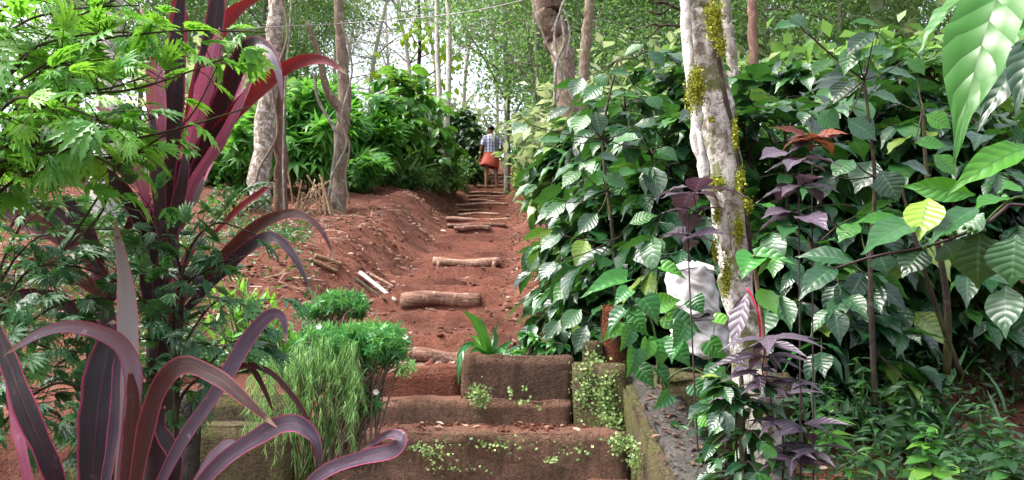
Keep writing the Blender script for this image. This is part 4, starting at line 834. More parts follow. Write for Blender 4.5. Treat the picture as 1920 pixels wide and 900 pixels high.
for pts, wd, mt, tw in [
 ([(170, 960, 1.6), (178, 820, 1.62), (190, 720, 1.64), (205, 640, 1.66), (212, 600, 1.68)], 95, 'dark', (.2, .2)),
 ([(225, 960, 1.52), (238, 780, 1.54), (240, 620, 1.56), (234, 520, 1.56), (215, 412, 1.54)], 56, 'variegated', (0, .1, .2)),
 ([(225, 940, 1.46), (243, 800, 1.47), (250, 700, 1.46), (222, 640, 1.42), (150, 612, 1.36), (80, 622, 1.33), (5, 668, 1.3)], 50, 'lilac', (0, 0, .2, .5, .3, 0)),
 ([(232, 950, 1.44), (243, 850, 1.445), (250, 760, 1.447), (243, 690, 1.44)], 46, 'brown', (0, 0, 0)),
 ([(130, 970, 1.42), (90, 860, 1.4), (50, 770, 1.4), (10, 660, 1.42), (-30, 560, 1.44)], 60, 'dark', (.15, .2, .1)),
 ([(70, 980, 1.5), (45, 850, 1.5), (25, 760, 1.52), (15, 700, 1.52)], 40, 'pink', (.8, .9)),
 ([(245, 960, 1.42), (270, 820, 1.42), (300, 725, 1.42), (345, 686, 1.4), (410, 710, 1.36), (465, 755, 1.33), (520, 802, 1.31)], 54, 'brown', (0, .1, .3, .2, -.1)),
 ([(275, 960, 1.5), (340, 830, 1.52), (410, 730, 1.54), (462, 640, 1.56), (505, 592, 1.57), (530, 598, 1.57), (537, 645, 1.56)], 42, 'mauve', (.2, .4, .1, .2, .3)),
 ([(320, 990, 1.38), (400, 880, 1.36), (490, 815, 1.34), (545, 793, 1.32), (583, 815, 1.32), (597, 850, 1.32), (598, 905, 1.33)], 50, 'mauve', (.1, .3, .1, .8, 1.1)),
 ([(350, 960, 1.5), (385, 890, 1.5), (420, 840, 1.5), (445, 830, 1.5)], 46, 'lilac', (.2, .2)),
 ([(520, 980, 1.25), (600, 890, 1.25), (680, 858, 1.24), (735, 845, 1.22), (752, 822, 1.22), (725, 815, 1.25), (670, 850, 1.27)], 42, 'mauve', (.1, .2, .1, 0, .2)),
 ([(400, 760, 1.75), (445, 690, 1.75), (500, 695, 1.75), (550, 745, 1.75), (580, 800, 1.75), (592, 880, 1.75)], 18, 'brown', (.3, .5, .3)),
 ([(440, 690, 1.8), (470, 690, 1.8), (495, 730, 1.8), (513, 775, 1.8)], 16, 'brown', (.3, .2)),
 ([(300, 980, 1.6), (330, 870, 1.6), (300, 800, 1.62), (310, 760, 1.62)], 40, 'dark', (.2, .3)),
 ([(190, 980, 1.44), (200, 900, 1.44), (215, 800, 1.45), (220, 690, 1.46), (228, 640, 1.46)], 34, 'plum', (.6, .5))]:
    ribbon(o, pts, wd, mt, tw)
b0 = P(305, 1050, 1.95)
o = thing('cordyline', 'tall cordyline with upright dark leaves and a red arching leaf over the lacy shrub', 'plant', (b0[0], 1.95, gz(b0[0], 1.95)))
m = MB(); m.tube(spline([(b0[0], 1.95, gz(b0[0], 1.95) - .05), P(295, 900, 1.95), P(300, 640, 1.95), P(312, 480, 1.95), P(318, 390, 1.95)], 20), np.linspace(.035, .026, 20), 10, .1); put(m, 'stem', B['purple'], o)
for pts, wd, mt, tw in [
 ([(308, 430, 1.92), (316, 300, 1.9), (326, 180, 1.88), (333, 70, 1.87), (345, -50, 1.86)], 62, 'dark', (.1, .1)),
 ([(320, 200, 1.9), (335, 90, 1.9), (335, 10, 1.89), (330, -60, 1.88)], 52, 'red', (.2, .2)),
 ([(328, 420, 1.9), (352, 300, 1.87), (378, 190, 1.85), (396, 90, 1.84), (408, 0, 1.83), (412, -70, 1.83)], 66, 'dark', (-.1, 0, .1)),
 ([(345, 300, 1.8), (372, 210, 1.77), (392, 130, 1.75), (412, 50, 1.75)], 52, 'pink', (.1, .1)),
 ([(322, 470, 1.82), (360, 350, 1.78), (412, 270, 1.74), (445, 205, 1.72), (478, 140, 1.72)], 34, 'pink', (.4, .4)),
 ([(306, 470, 1.84), (300, 380, 1.82), (292, 290, 1.8), (285, 200, 1.8)], 40, 'plum', (.2, .2)),
 ([(318, 480, 1.8), (330, 400, 1.78), (345, 330, 1.76), (350, 270, 1.76)], 36, 'plum', (.3, .3)),
 ([(300, 330, 1.84), (305, 230, 1.82), (300, 140, 1.82), (285, 60, 1.82)], 30, 'pink', (.5, .5)),
 ([(335, 420, 1.88), (375, 310, 1.84), (418, 190, 1.8), (455, 105, 1.76), (490, 85, 1.72), (520, 130, 1.7), (530, 185, 1.7)], 58, 'dark', (0, 0, .1, .5, .9, 1.1)),
 ([(480, 85, 1.7), (505, 100, 1.68), (522, 140, 1.68), (529, 190, 1.69)], 24, 'lilac', (.2, .4)),
 ([(330, 430, 1.9), (370, 320, 1.86), (420, 235, 1.82), (480, 172, 1.78), (545, 122, 1.74), (605, 112, 1.7), (652, 140, 1.68)], 46, 'red', (.2, .1, .2, .1, 0)),
 ([(350, 240, 1.95), (385, 110, 1.93), (410, 60, 1.92), (445, 18, 1.9), (500, -12, 1.88)], 48, 'red', (.3, .2, .1)),
 ([(300, 420, 1.95), (292, 300, 1.97), (288, 180, 2.0), (280, 80, 2.02), (262, 10, 2.04)], 40, 'red', (.5, .5)),
 ([(290, 430, 1.92), (262, 330, 1.9), (228, 240, 1.9), (200, 210, 1.9), (178, 200, 1.9)], 34, 'pink', (.4, .4)),
 ([(280, 460, 1.9), (250, 385, 1.87), (215, 340, 1.85), (170, 296, 1.84)], 46, 'dark', (.3, .3)),
 ([(290, 420, 1.88), (272, 360, 1.86), (258, 310, 1.86), (252, 290, 1.86)], 26, 'pink', (.6, .6)),
 ([(322, 440, 1.85), (350, 390, 1.83), (372, 350, 1.82), (380, 325, 1.82)], 34, 'lilac', (.2, .2)),
 ([(340, 430, 1.95), (370, 360, 1.93), (405, 280, 1.92), (440, 200, 1.9), (470, 120, 1.9)], 40, 'pink', (.9, .9)),
 ([(345, 560, 1.9), (400, 500, 1.86), (450, 450, 1.82), (500, 415, 1.8), (555, 402, 1.78), (600, 430, 1.76), (632, 495, 1.75)], 36, 'brown', (.2, .2, .5, .8)),
 ([(350, 580, 1.85), (420, 505, 1.82), (470, 462, 1.8), (515, 447, 1.78), (555, 490, 1.76), (588, 560, 1.75)], 40, 'plum', (.1, .2, .6, 1.0)),
 ([(400, 440, 2.0), (450, 390, 2.0), (490, 360, 2.0), (522, 335, 2.0)], 20, 'red', (.4, .4)),
 ([(320, 540, 1.85), (345, 495, 1.83), (365, 460, 1.82), (385, 432, 1.82)], 24, 'pink', (.3, .3)),
 ([(335, 560, 1.84), (350, 520, 1.8), (372, 520, 1.78), (370, 560, 1.77)], 34, 'plum', (.1, .5)),
 ([(310, 640, 1.9), (335, 580, 1.88), (350, 530, 1.87), (380, 500, 1.87)], 34, 'red', (.6, .6)),
 ([(290, 640, 1.92), (280, 560, 1.92), (270, 500, 1.92), (262, 440, 1.92)], 36, 'dark', (.3, .3)),
 ([(300, 700, 1.88), (310, 640, 1.87), (335, 600, 1.86), (350, 585, 1.86)], 36, 'plum', (.2, .2)),
 ([(295, 600, 1.9), (300, 520, 1.88), (318, 460, 1.87), (330, 400, 1.86)], 38, 'plum', (.2, .3)),
 ([(310, 560, 1.9), (295, 480, 1.89), (292, 420, 1.88), (300, 340, 1.87)], 44, 'dark', (.1, .1))]:
    ribbon(o, pts, wd, mt, tw)
b0 = P(225, 1000, 2.15)
o = thing('cordyline', 'wine red cordyline leaning left with broad leaves behind the lacy shrub', 'plant', (b0[0], 2.15, gz(b0[0], 2.15)))
m = MB(); m.tube(spline([(b0[0], 2.15, gz(b0[0], 2.15) - .05), P(215, 800, 2.15), P(200, 620, 2.15), P(185, 500, 2.15)], 14), np.linspace(.032, .025, 14), 8, .1); put(m, 'stem', B['purple'], o)
for pts, wd, mt, tw in [
 ([(195, 520, 2.1), (150, 465, 2.08), (90, 430, 2.06), (20, 402, 2.05), (-60, 380, 2.05)], 56, 'brown', (.1, .1)),
 ([(190, 500, 2.1), (168, 440, 2.08), (140, 390, 2.07), (115, 365, 2.06)], 42, 'dark', (.2, .2)),
 ([(185, 510, 2.05), (130, 415, 2.03), (80, 385, 2.02), (40, 400, 2.0), (10, 440, 2.0)], 30, 'plum', (.3, .6, 1)),
 ([(200, 560, 2.1), (150, 520, 2.08), (90, 490, 2.06), (20, 500, 2.05)], 44, 'brown', (.3, .3)),
 ([(205, 640, 2.1), (140, 580, 2.08), (70, 550, 2.06), (-20, 560, 2.05)], 40, 'dark', (.3, .3)),
 ([(200, 580, 2.1), (230, 500, 2.08), (240, 440, 2.07), (245, 400, 2.06)], 36, 'dark', (.3, .3))]:
    ribbon(o, pts, wd, mt, tw)

# ------------------------------------------------------------------ lacy leaved shrubs on the left
def lacy(name, label, root_px, d, branches, nper, L, mats, seed, spread=26, T=FERN):
    global rng
    keep = rng; rng = np.random.default_rng(seed)
    b0 = P(*root_px, d); g = gz(b0[0], d); o = thing(name, label, 'shrub', (b0[0], d, g))
    sm = MB(); fm = MB()
    sm.tube(spline([(b0[0], d, g - .05), b0 * .5 + np.array((b0[0], d, g)) * .5, b0], 8), np.linspace(.016, .011, 8), 6, .1)
    for br in branches:
        pts = [P(q[0], q[1], q[2] if len(q) > 2 else d) for q in br]
        sp = spline([b0] + pts if br is not branches[0] else pts, 30); sm.tube(sp, np.linspace(.0045, .0015, 30), 5, .1)
        n = nper; t = rng.uniform(.2, 1, n); base = sp[(t * 29).astype(int)]; off = rng.normal(size=(n, 3)) * spread / 1450 * d * np.array((1, 1.6, .8)) + np.array((0, 0, .01))
        end = base + off; ax = sp[-1] - sp[8]
        for q in range(n): sm.tube([base[q], (base[q] + end[q]) / 2 + np.array((0, 0, .006)), end[q]], [.0012, .001, .0008], 3, cap=False)
        dirs = unit(off) * .7 + unit(ax) * .5 + rng.normal(size=(n, 3)) * .35 + np.array((.12, -.1, -.25))
        fm.leaves(T, end, dirs, np.array((0, -.25, 1)) + rng.normal(size=(n, 3)) * .35, L * rng.uniform(.5, 1.3, n), rng.uniform(.55, .9, n), rng.uniform(.1, .5, n), np.clip(rng.normal(.45, .28, n), 0, 1))
    put(sm, 'branches', B['dark'], o); put(fm, 'foliage', mats, o); rng = keep; return o
lacy('lacy_shrub', 'bright green lacy leaved shrub spreading over the tall cordyline', (-120, 520), 1.55, [
 [(-100, 400, 1.55), (-20, 200, 1.5), (100, 60, 1.5), (240, -10, 1.55)], [(0, 330), (80, 130, 1.5), (180, 168, 1.5), (280, 140, 1.55)], [(0, 330), (100, 250, 1.45), (210, 250, 1.5), (300, 215, 1.55)], [(-40, 250), (40, 110, 1.45), (130, 70, 1.45), (240, 60, 1.5)],
 [(-60, 200), (20, 60, 1.6), (120, 20, 1.6), (260, 10, 1.6)], [(0, 360), (100, 310, 1.5), (180, 300, 1.5), (300, 280, 1.6)], [(-40, 300), (20, 190, 1.35), (120, 200, 1.3), (200, 230, 1.3)], [(-60, 150), (-20, 40, 1.5), (60, -10, 1.5), (140, -40, 1.5)], [(-20, 300), (60, 160, 1.6), (140, 120, 1.62), (230, 110, 1.65)], [(-40, 330), (40, 260, 1.4), (150, 280, 1.4), (240, 330, 1.4)], [(-60, 130), (0, 90, 1.55), (80, 110, 1.55), (170, 130, 1.58)]],
 36, .07, G['fern'], 5, 38)
lacy('lacy_shrub', 'thin bright lacy sprigs reaching across the tall cordyline leaves', (-120, 480), 1.5, [
 [(-60, 300), (100, 190, 1.45), (260, 165, 1.42), (420, 110, 1.45)], [(-60, 330), (120, 280, 1.45), (300, 250, 1.42), (470, 200, 1.45)], [(-60, 250), (120, 100, 1.45), (300, 60, 1.42), (500, 60, 1.45)]],
 24, .072, G['fern'], 15, 22)
lacy('lacy_shrub', 'deep green lacy leaved shrub behind the low purple cordyline', (-60, 900), 1.85, [
 [(-40, 700), (40, 520, 1.8), (140, 500, 1.8), (250, 540, 1.8)], [(-40, 700), (60, 600, 1.75), (160, 560, 1.75), (330, 570, 1.8)], [(-40, 760), (80, 700, 1.8), (190, 640, 1.8), (330, 640, 1.85)], [(-30, 600), (40, 420, 1.9), (110, 350, 1.9), (220, 330, 1.9)], [(-40, 640), (50, 460, 1.9), (180, 430, 1.9), (300, 440, 1.95)],
 [(-40, 560), (10, 380, 1.85), (60, 310, 1.85), (160, 290, 1.85)], [(0, 800), (100, 720, 1.8), (200, 740, 1.8), (320, 700, 1.85)], [(0, 820), (60, 760, 1.8), (150, 800, 1.8), (260, 820, 1.85)], [(-50, 650), (0, 560, 1.7), (60, 640, 1.7), (140, 660, 1.7)]],
 44, .066, G['lacy_dark'], 6, 36)
lacy('lacy_shrub', 'sparse lacy sprigs hanging right of the tall cordyline stem', (330, 900), 1.78, [
 [(335, 700), (340, 520, 1.74), (300, 420, 1.7), (240, 390, 1.7)], [(335, 700), (345, 500, 1.72), (400, 420, 1.7), (480, 440, 1.7)], [(335, 700), (360, 620, 1.74), (420, 560, 1.74), (500, 600, 1.74)], [(335, 760), (380, 700, 1.76), (440, 640, 1.76), (520, 650, 1.78)], [(330, 700), (330, 560, 1.74), (400, 500, 1.72), (460, 480, 1.72)]],
 24, .066, G['lacy_dark'], 8)
# thin dark twigs crossing the shrub
for q, (pts, lb) in enumerate([([(130, 460, 1.5), (190, 400, 1.5), (215, 320, 1.5), (290, 265, 1.5), (360, 215, 1.5), (420, 95, 1.5)], 'thin bent grey twig rising across the tall cordyline'), ([(120, 470, 1.6), (200, 345, 1.6), (250, 270, 1.6), (300, 255, 1.6)], 'dark twig slanting across the wine red cordyline')]):
    p = np.array([P(*a) for a in pts]); m = MB(); m.tube(spline(p, 24), np.linspace(.003, .0015, 24), 5, .2); tag(m.build('twig', B['dark'], loc=p.mean(0)), lb, 'twig')

# ------------------------------------------------------------------ tufted shrubs beside the stairs
def tuft_shrub(name, label, px, py_base, d, blobs, leafL, mat, seed, T=ROSETTE, stems=26, stem='twig', per=120):
    global rng
    keep = rng; rng = np.random.default_rng(seed)
    b = P(px, py_base, d); o = thing(name, label, 'shrub', b)
    sm = MB(); fm = MB()
    for (bx, by, rx, ry, n) in blobs:
        for q in range(n):
            a = rng.random() * 6.28; rr = math.sqrt(rng.random())
            e = P(bx + rx * rr * math.cos(a), by + ry * rr * math.sin(a), d + rng.normal() * rx / 1450 * d * .5)
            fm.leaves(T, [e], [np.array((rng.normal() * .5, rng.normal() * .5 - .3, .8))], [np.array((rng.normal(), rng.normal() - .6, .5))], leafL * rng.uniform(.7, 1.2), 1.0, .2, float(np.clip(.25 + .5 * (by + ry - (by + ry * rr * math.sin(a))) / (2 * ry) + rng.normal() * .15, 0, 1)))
            if q % max(1, int(sum(k[4] for k in blobs) / stems / 1)) == 0:
                s0 = b + np.array((rng.normal() * .05, rng.normal() * .04, 0)); mid = s0 * .45 + e * .55 + np.array((rng.normal() * .025, rng.normal() * .025, .03))
                sm.tube(spline([s0, mid, e], 8), np.linspace(.0045, .0018, 8), 4, .2)
                for _ in range(2):
                    f = mid + rng.normal(size=3) * .05 + np.array((0, 0, .05)); sm.tube([mid, (mid + f) / 2 + rng.normal(size=3) * .01, f], [.0025, .002, .001], 3)
    put(sm, 'stems', B[stem], o); put(fm, 'foliage', G[mat], o); rng = keep; return o
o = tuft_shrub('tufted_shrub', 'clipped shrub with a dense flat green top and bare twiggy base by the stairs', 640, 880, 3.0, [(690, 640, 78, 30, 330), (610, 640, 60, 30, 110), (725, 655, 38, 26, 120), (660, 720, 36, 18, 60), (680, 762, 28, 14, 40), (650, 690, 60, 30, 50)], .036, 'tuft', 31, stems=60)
for (px, py) in ((705, 735), (698, 628), (598, 612), (760, 632)):
    c = P(px, py, 2.93); m = MB(); m.leaves(DIAM, np.repeat(c[None], 6, 0), np.array([(math.cos(a), -.5, math.sin(a)) for a in np.linspace(0, 5.2, 6)]), np.tile([0, -1, .2], (6, 1)), .014, 1.8, .1); put(m, 'flower', M['flower'], o)
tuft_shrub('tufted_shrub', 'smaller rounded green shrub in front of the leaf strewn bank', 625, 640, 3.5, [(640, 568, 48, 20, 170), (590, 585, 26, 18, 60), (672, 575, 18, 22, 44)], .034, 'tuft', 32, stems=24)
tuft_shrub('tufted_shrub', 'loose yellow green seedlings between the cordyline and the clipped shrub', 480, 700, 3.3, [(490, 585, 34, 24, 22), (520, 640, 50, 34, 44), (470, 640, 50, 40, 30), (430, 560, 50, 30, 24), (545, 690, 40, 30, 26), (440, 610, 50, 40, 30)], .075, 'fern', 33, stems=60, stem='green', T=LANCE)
tuft_shrub('tufted_shrub', 'pale grey green sprig on the step edge beside the log', 730, 700, 3.8, [(758, 690, 26, 10, 20)], .04, 'weep', 35, stems=8)
# weeping shrub
o = thing('weeping_shrub', 'weeping shrub with fine hanging green threads before the clipped shrub', 'shrub', P(585, 900, 2.85)); sm = MB(); fm = MB()
b = P(585, 900, 2.85)
for q in range(80):
    tx = random.choice((random.gauss(565, 24), random.gauss(655, 12), random.gauss(600, 34), random.gauss(500, 24))); ty = 640 + abs(tx - 620) * .25 + random.uniform(-10, 40); dd = 2.82 + random.gauss(0, .06)
    ex = tx + (18 if tx > 600 else -14) * random.uniform(-.3, 1.4); ey = ty + random.uniform(60, 170)
    pts = spline([P(tx - (tx - 600) * .5, ty + 60, dd), P(tx - (tx - 600) * .15, ty - 2, dd), P(tx, ty + 8, dd), P((tx + ex) / 2, (ty + ey) / 2, dd - .02), P(ex, ey, dd - .02)], 26)
    sm.tube(pts, np.linspace(.0018, .0008, 26), 3, cap=False)
    k = 70; idx = rng.integers(5, 26, k); fm.leaves(NEEDLE, pts[idx], rng.normal(size=(k, 3)) * .35 + np.array((0, 0, -1)), rng.normal(size=(k, 3)), rng.uniform(.025, .05, k), 1.7, .1, np.clip(rng.normal(.5, .25, k), 0, 1))
for q in range(26):
    e = P(random.gauss(590, 45), random.uniform(640, 720), 2.82 + random.gauss(0, .05)); s0 = b + np.array((random.gauss(0, .03), random.gauss(0, .03), 0)); sm.tube(spline([s0, (s0 + e) / 2 + np.array((random.gauss(0, .04), 0, 0)), e], 8), np.linspace(.005, .002, 8), 4, .2)
put(sm, 'stems', B['green'], o); put(fm, 'foliage', G['weep'], o)

# creeping plants on the masonry
for (lb, pts) in (('mat of pale green creeper covering the side wall by the upper steps', [(1110, 725, 26, 44, 3.66, 520), (1140, 745, 20, 44, 3.6, 480), (1165, 720, 10, 30, 3.6, 60), (1150, 790, 16, 22, 3.55, 90), (1165, 830, 22, 16, 3.3, 90), (1190, 860, 14, 24, 3.1, 50), (1110, 680, 14, 24, 3.7, 40)]),
                  ('small creeper climbing the left part of the masonry block', [(897, 744, 16, 20, 3.71, 130)]),
                  ('tiny creeper sprigs on the right part of the masonry block', [(957, 735, 5, 8, 3.75, 9), (985, 728, 6, 8, 3.75, 7), (1010, 765, 5, 6, 3.7, 6), (980, 755, 14, 5, 3.7, 9)]),
                  ('dotted moss sprigs on the front of the wide concrete step', [(800, 840, 40, 14, 3.38, 34), (820, 860, 40, 20, 3.38, 30), (930, 835, 80, 14, 3.38, 30), (1035, 862, 10, 5, 3.36, 12), (1080, 845, 30, 14, 3.38, 14), (860, 880, 60, 6, 3.38, 14)])):
    m = MB(); c0 = P(pts[0][0], pts[0][1], pts[0][4])
    for (px, py, sx, sy, d, n) in pts:
        n = int(n * 2.4)
        c = np.array([P(px + random.gauss(0, sx * .55), py + random.gauss(0, sy * .55), d + random.uniform(-.05, .02)) for _ in range(n)])
        m.leaves(DIAM, c, rng.normal(size=(n, 3)) + np.array((0, -.5, .2)), rng.normal(size=(n, 3)) * .5 + np.array((0, -1, .6)), rng.uniform(.006, .02, n), 1.9, .2)
    if 'sprigs' in lb: tag(m.build('wall_moss', G['creeper'], loc=c0), kind='stuff')
    else: tag(m.build('creeping_plant', G['creeper'], loc=c0), lb, 'creeper')

# ------------------------------------------------------------------ bushes, saplings and weeds on the left slope and behind
def leafy_bush(name, label, cat, px, d, h, r, mat, T, L, n, seed, group=None, stem='dark', droop=.3, x=None):
    global rng
    keep = rng; rng = np.random.default_rng(seed); x = X(px, d) if x is None else x; z = gz(x, d)
    o = thing(name, label, cat, (x, d, z), group); sm = MB(); fm = MB()
    for s in range(max(4, n // 40)):
        a = rng.random() * 6.28; q = math.sqrt(rng.random()); e = np.array((x + math.cos(a) * r * q, d + math.sin(a) * r * q, z + h * (1 - .45 * q * q) * rng.uniform(.55, 1)))
        b = np.array((x + rng.normal() * .05, d + rng.normal() * .05, z - .05)); sp = spline([b, (b + e) / 2 + np.array((0, 0, .1 * h)), e], 10); sm.tube(sp, np.linspace(.014, .004, 10), 5, .1)
        k = 40; idx = (10 * rng.uniform(.35, 1, k)).astype(int).clip(0, 9); ps = sp[idx] + rng.normal(size=(k, 3)) * np.array((.17, .17, .12)) * r
        dirs = unit(ps - np.array((x, d, z + h * .4))) * .6 + rng.normal(size=(k, 3)) * .6 + np.array((0, 0, -.15)); sh = np.clip(rng.normal(.5, .2, k) + rng.normal() * .15, 0, 1)
        fm.leaves(T, ps, dirs, np.array((0, -.3, 1)) + rng.normal(size=(k, 3)) * .4, L * rng.uniform(.6, 1.2, k), rng.uniform(.9, 1.3, k), droop, sh)
    put(sm, 'stems', B[stem], o); put(fm, 'foliage', G[mat], o); rng = keep; return o
for q, (lb, px, d, h, r, L, n) in enumerate([
 ('bright cassava shrub between the lichen tree and the vine tree', 580, 11.6, 1.75, .62, .3, 560), ('cassava shrub close behind the vine tree', 612, 13.2, 1.9, .6, .3, 400), ('tall cassava shrub just right of the vine tree', 690, 13.5, 1.7, .62, .3, 520),
 ('cassava shrub left of the lichen barked tree', 440, 11.5, 1.3, .7, .28, 440), ('low bright cassava shrub at the bank top behind the vine tree', 660, 12.6, .8, .5, .26, 260), ('cassava shrub glimpsed behind the tall cordyline', 345, 11.8, 1.2, .7, .28, 300), ('cassava shrub at the far left of the slope', 90, 10.5, 1.3, .8, .28, 320)]):
    leafy_bush('cassava_shrub', lb, 'shrub', px, d, h, r, 'cassava', PALM, L, int(n * .75), 100 + q, 'cassava shrubs on the left slope')
coffee_bush('coffee_bush', 'dark coffee bush with large leaves against the sky left of the slim white trunks', 'bush', X(715, 14.5), 14.5, 2.1, 1.05, 41, .34, 'bush', 2, 7, 4, 'coffee bushes on the left slope', .4, bark='grey')
coffee_bush('coffee_bush', 'coffee bush right behind the slim white trunks', 'bush', X(790, 16), 16, 2.0, .95, 42, .34, 'bush', 2, 6, 4, 'coffee bushes on the left slope', .3, bark='grey')
coffee_bush('coffee_bush', 'dark dense coffee bush beside the walking man', 'bush', X(872, 22.5), 22.5, 2.2, .8, 43, .24, 'coffee', 4, 9, 5, 'coffee bushes on the left slope', .1)
coffee_bush('coffee_bush', 'coffee bush between the cassava and the bank edge', 'bush', X(745, 16), 16, 1.4, .8, 44, .3, 'bush', 3, 8, 5, 'coffee bushes on the left slope', .15)
for q, (lb, px, d, h, r, mt, T, L, n) in enumerate([
 ('light green weedy bush on the path edge below the dark coffee bush', 865, 18.5, .75, .5, 'grass', ELLIP, .11, 560), ('grassy weed bush at the foot of the slim white trunks', 815, 15.6, .7, .55, 'grass', LANCE, .12, 620), ('weed bush on the bank top right of the cassava', 740, 14.2, .65, .6, 'grass', LANCE, .12, 620), ('weed bush behind the red bank crest', 700, 13.6, .5, .5, 'grass', ELLIP, .08, 360),
 ('grassy weed bush on the bank crest beneath the dark coffee bush', 770, 14.4, .6, .7, 'grass', LANCE, .12, 700), ('feathery weed bush between the slim white trunks and the path', 842, 16.6, .8, .5, 'grass', LANCE, .12, 600), ('pale weed bush behind the first crest weeds', 705, 15, .9, .8, 'grass', LANCE, .13, 700),
 ('yellow leaved plant on the right edge of the path below the man', 984, 17, .38, .2, 'lime', LANCE, .22, 80), ('yellowish plant beside the path above the yellow leaved one', 984, 20, .4, .22, 'lime', LANCE, .24, 80), ('bright leafy bush on the right of the path beyond the man', 965, 24, 1.5, .8, 'cassava', BROAD, .2, 300), ('low weedy bush at the foot of the lichen barked tree', 430, 9.2, .4, .4, 'weed', ELLIP, .08, 260), ('pale weed on the bare bank left of the lichen tree', 400, 8.6, .3, .25, 'grass', LANCE, .1, 120)]):
    leafy_bush('weed_bush', lb, 'bush', px, d, h, r, mt, T, L, n, 140 + q, None, 'green')

# background bushes and trees copied up the hill
pb = [leafy_bush('hillside_bush', 'leafy bush on the hill beyond the path and the man', 'bush', 800, 27, 1.8, 1.3, 'pale', DIAM, .2, 1200, 201, 'bushes up the hill', 'twig'), leafy_bush('hillside_bush', 'leafy bush on the hill beyond the path and the man', 'bush', 700, 26, 1.5, 1.1, 'far', DIAM, .22, 1000, 202, 'bushes up the hill', 'twig')]
r2 = random.Random(5)
for q in range(62):
    d = r2.uniform(17, 44); x = r2.uniform(-.62, .62) * d
    if abs(x - np.interp(d, PATH_Y, PATH_X)) < 1.4 + .02 * d and d < 31: x += 2.6 * (1 if r2.random() < .5 else -1)
    if d < 24 and x < 0: x -= 1.5
    dup(pb[0 if (r2.random() < .6 and abs(x) < .3 * d) else 1], (x, d, gz(x, d) - .05), r2.uniform(0, 6.28), r2.uniform(.8, 1.6))
for q, (px, d, sc_) in enumerate([(1130, 15, 1.4), (1100, 19, 1.7), (1140, 14, 1.4), (1150, 17, 1.8), (1210, 13, 1.6), (1250, 20, 2.2), (1300, 15, 1.9), (1390, 14, 1.8), (1450, 18, 2.3), (1540, 13, 1.8), (1620, 16, 2.2), (1700, 13, 1.9), (1790, 15, 2.1), (1870, 13, 1.9), (1040, 33, 1.8), (1180, 28, 2.6), (1350, 27, 2.6), (1090, 21, 1.5), (560, 19, 1.6), (470, 16, 1.5), (380, 17, 1.6), (610, 22, 1.5)]):
    x = X(px, d); dup(pb[1 if q % 4 else 0], (x, d, gz(x, d) - .05), q * 1.7, sc_)
def far_tree(label, x, d, h, seed, mat, leaf, nbl, bark, sparse, group):
    global rng
    keep = rng; rng = np.random.default_rng(seed); z = gz(x, d); o = thing('hillside_tree', label, 'tree', (x, d, z), group)
    pts = spline([(x, d, z - .1), (x + rng.normal() * .15, d, z + h * .35), (x + rng.normal() * .3, d, z + h * .7), (x + rng.normal() * .4, d, z + h)], 16); m = MB(); m.tube(pts, np.linspace(.085, .03, 16), 8, .1); put(m, 'trunk', B[bark], o)
    fm = MB(); lm = MB()
    for k in range(nbl):
        t = rng.uniform(.25, 1); c = pts[int(t * 15)]; a = rng.random() * 6.28; u = np.array((math.cos(a), math.sin(a), rng.uniform(.1, .9))); Ln = h * rng.uniform(.15, .32) * (1.25 - t * .5)
        bp = spline([c, c + u * Ln * .5 + rng.normal(size=3) * .15, c + u * Ln + rng.normal(size=3) * .2], 9); lm.tube(bp, np.linspace(.035, .008, 9), 4)
        for s in range(7):
            b = bp[rng.integers(3, 9)]; e = b + rng.normal(size=3) * h * .055 + u * .25; mid = (b + e) / 2 + rng.normal(size=3) * .06; lm.tube([b, mid, e], [.012, .009, .005], 3, cap=False)
            for _ in range(3): e2 = e + rng.normal(size=3) * .35; lm.tube([mid, (mid + e2) / 2 + rng.normal(size=3) * .04, e2], [.007, .005, .003], 3, cap=False)
            n = sparse; ps = e + rng.normal(size=(n, 3)) * h * .036 * rng.uniform(.5, 1.8); fm.leaves(DIAM, ps, rng.normal(size=(n, 3)) + np.array((0, 0, -.4)), rng.normal(size=(n, 3)) + np.array((0, 0, .8)), leaf * rng.uniform(.6, 1.3, n), 1.1, .2, np.clip(rng.normal(.5, .2, n) + rng.normal() * .2, 0, 1))
    put(lm, 'limbs', B[bark], o); put(fm, 'crown', G[mat], o); rng = keep; return o
PT = [far_tree('pale twiggy tree on the hill against the white sky', X(760, 26), 26, 9, 301, 'pale', .1, 16, 'palebg', 4, 'pale twiggy trees on the hill'), far_tree('dense green tree on the hill above the path', X(950, 19), 19, 9, 302, 'far', .125, 26, 'grey', 80, 'green trees on the hill'), far_tree('tall loose green tree on the hill behind the coffee bushes', X(1200, 22), 22, 11, 303, 'far', .125, 28, 'grey', 64, 'loose green trees on the hill')]
for k, (px, d, s) in [(0, q) for q in ((690, 24, 1), (810, 30, 1.1), (870, 27, 1), (640, 30, 1.1), (560, 25, 1), (930, 32, 1.1), (1020, 30, 1.1), (720, 38, 1.2))] + \
        [(1, q) for q in ((1010, 15, .7), (540, 23, .8), (470, 20, .9), (1060, 18, .8), (350, 24, 1), (240, 20, .9), (1330, 26, 1), (100, 22, 1), (1600, 15, .8), (1720, 18, .9), (1860, 15, .9))] + \
        [(2, q) for q in ((1130, 20, .8), (1250, 17, .7), (1420, 26, 1), (1520, 22, .9), (480, 30, 1), (400, 28, 1), (1660, 26, 1), (1180, 30, 1), (1300, 34, 1.1), (1580, 19, .8), (1750, 22, 1), (1060, 25, .9), (620, 36, 1.2), (1460, 16, .7))]:
    x = X(px, d); dup(PT[k], (x, d, gz(x, d) - .1), r2.uniform(0, 6.28), s)

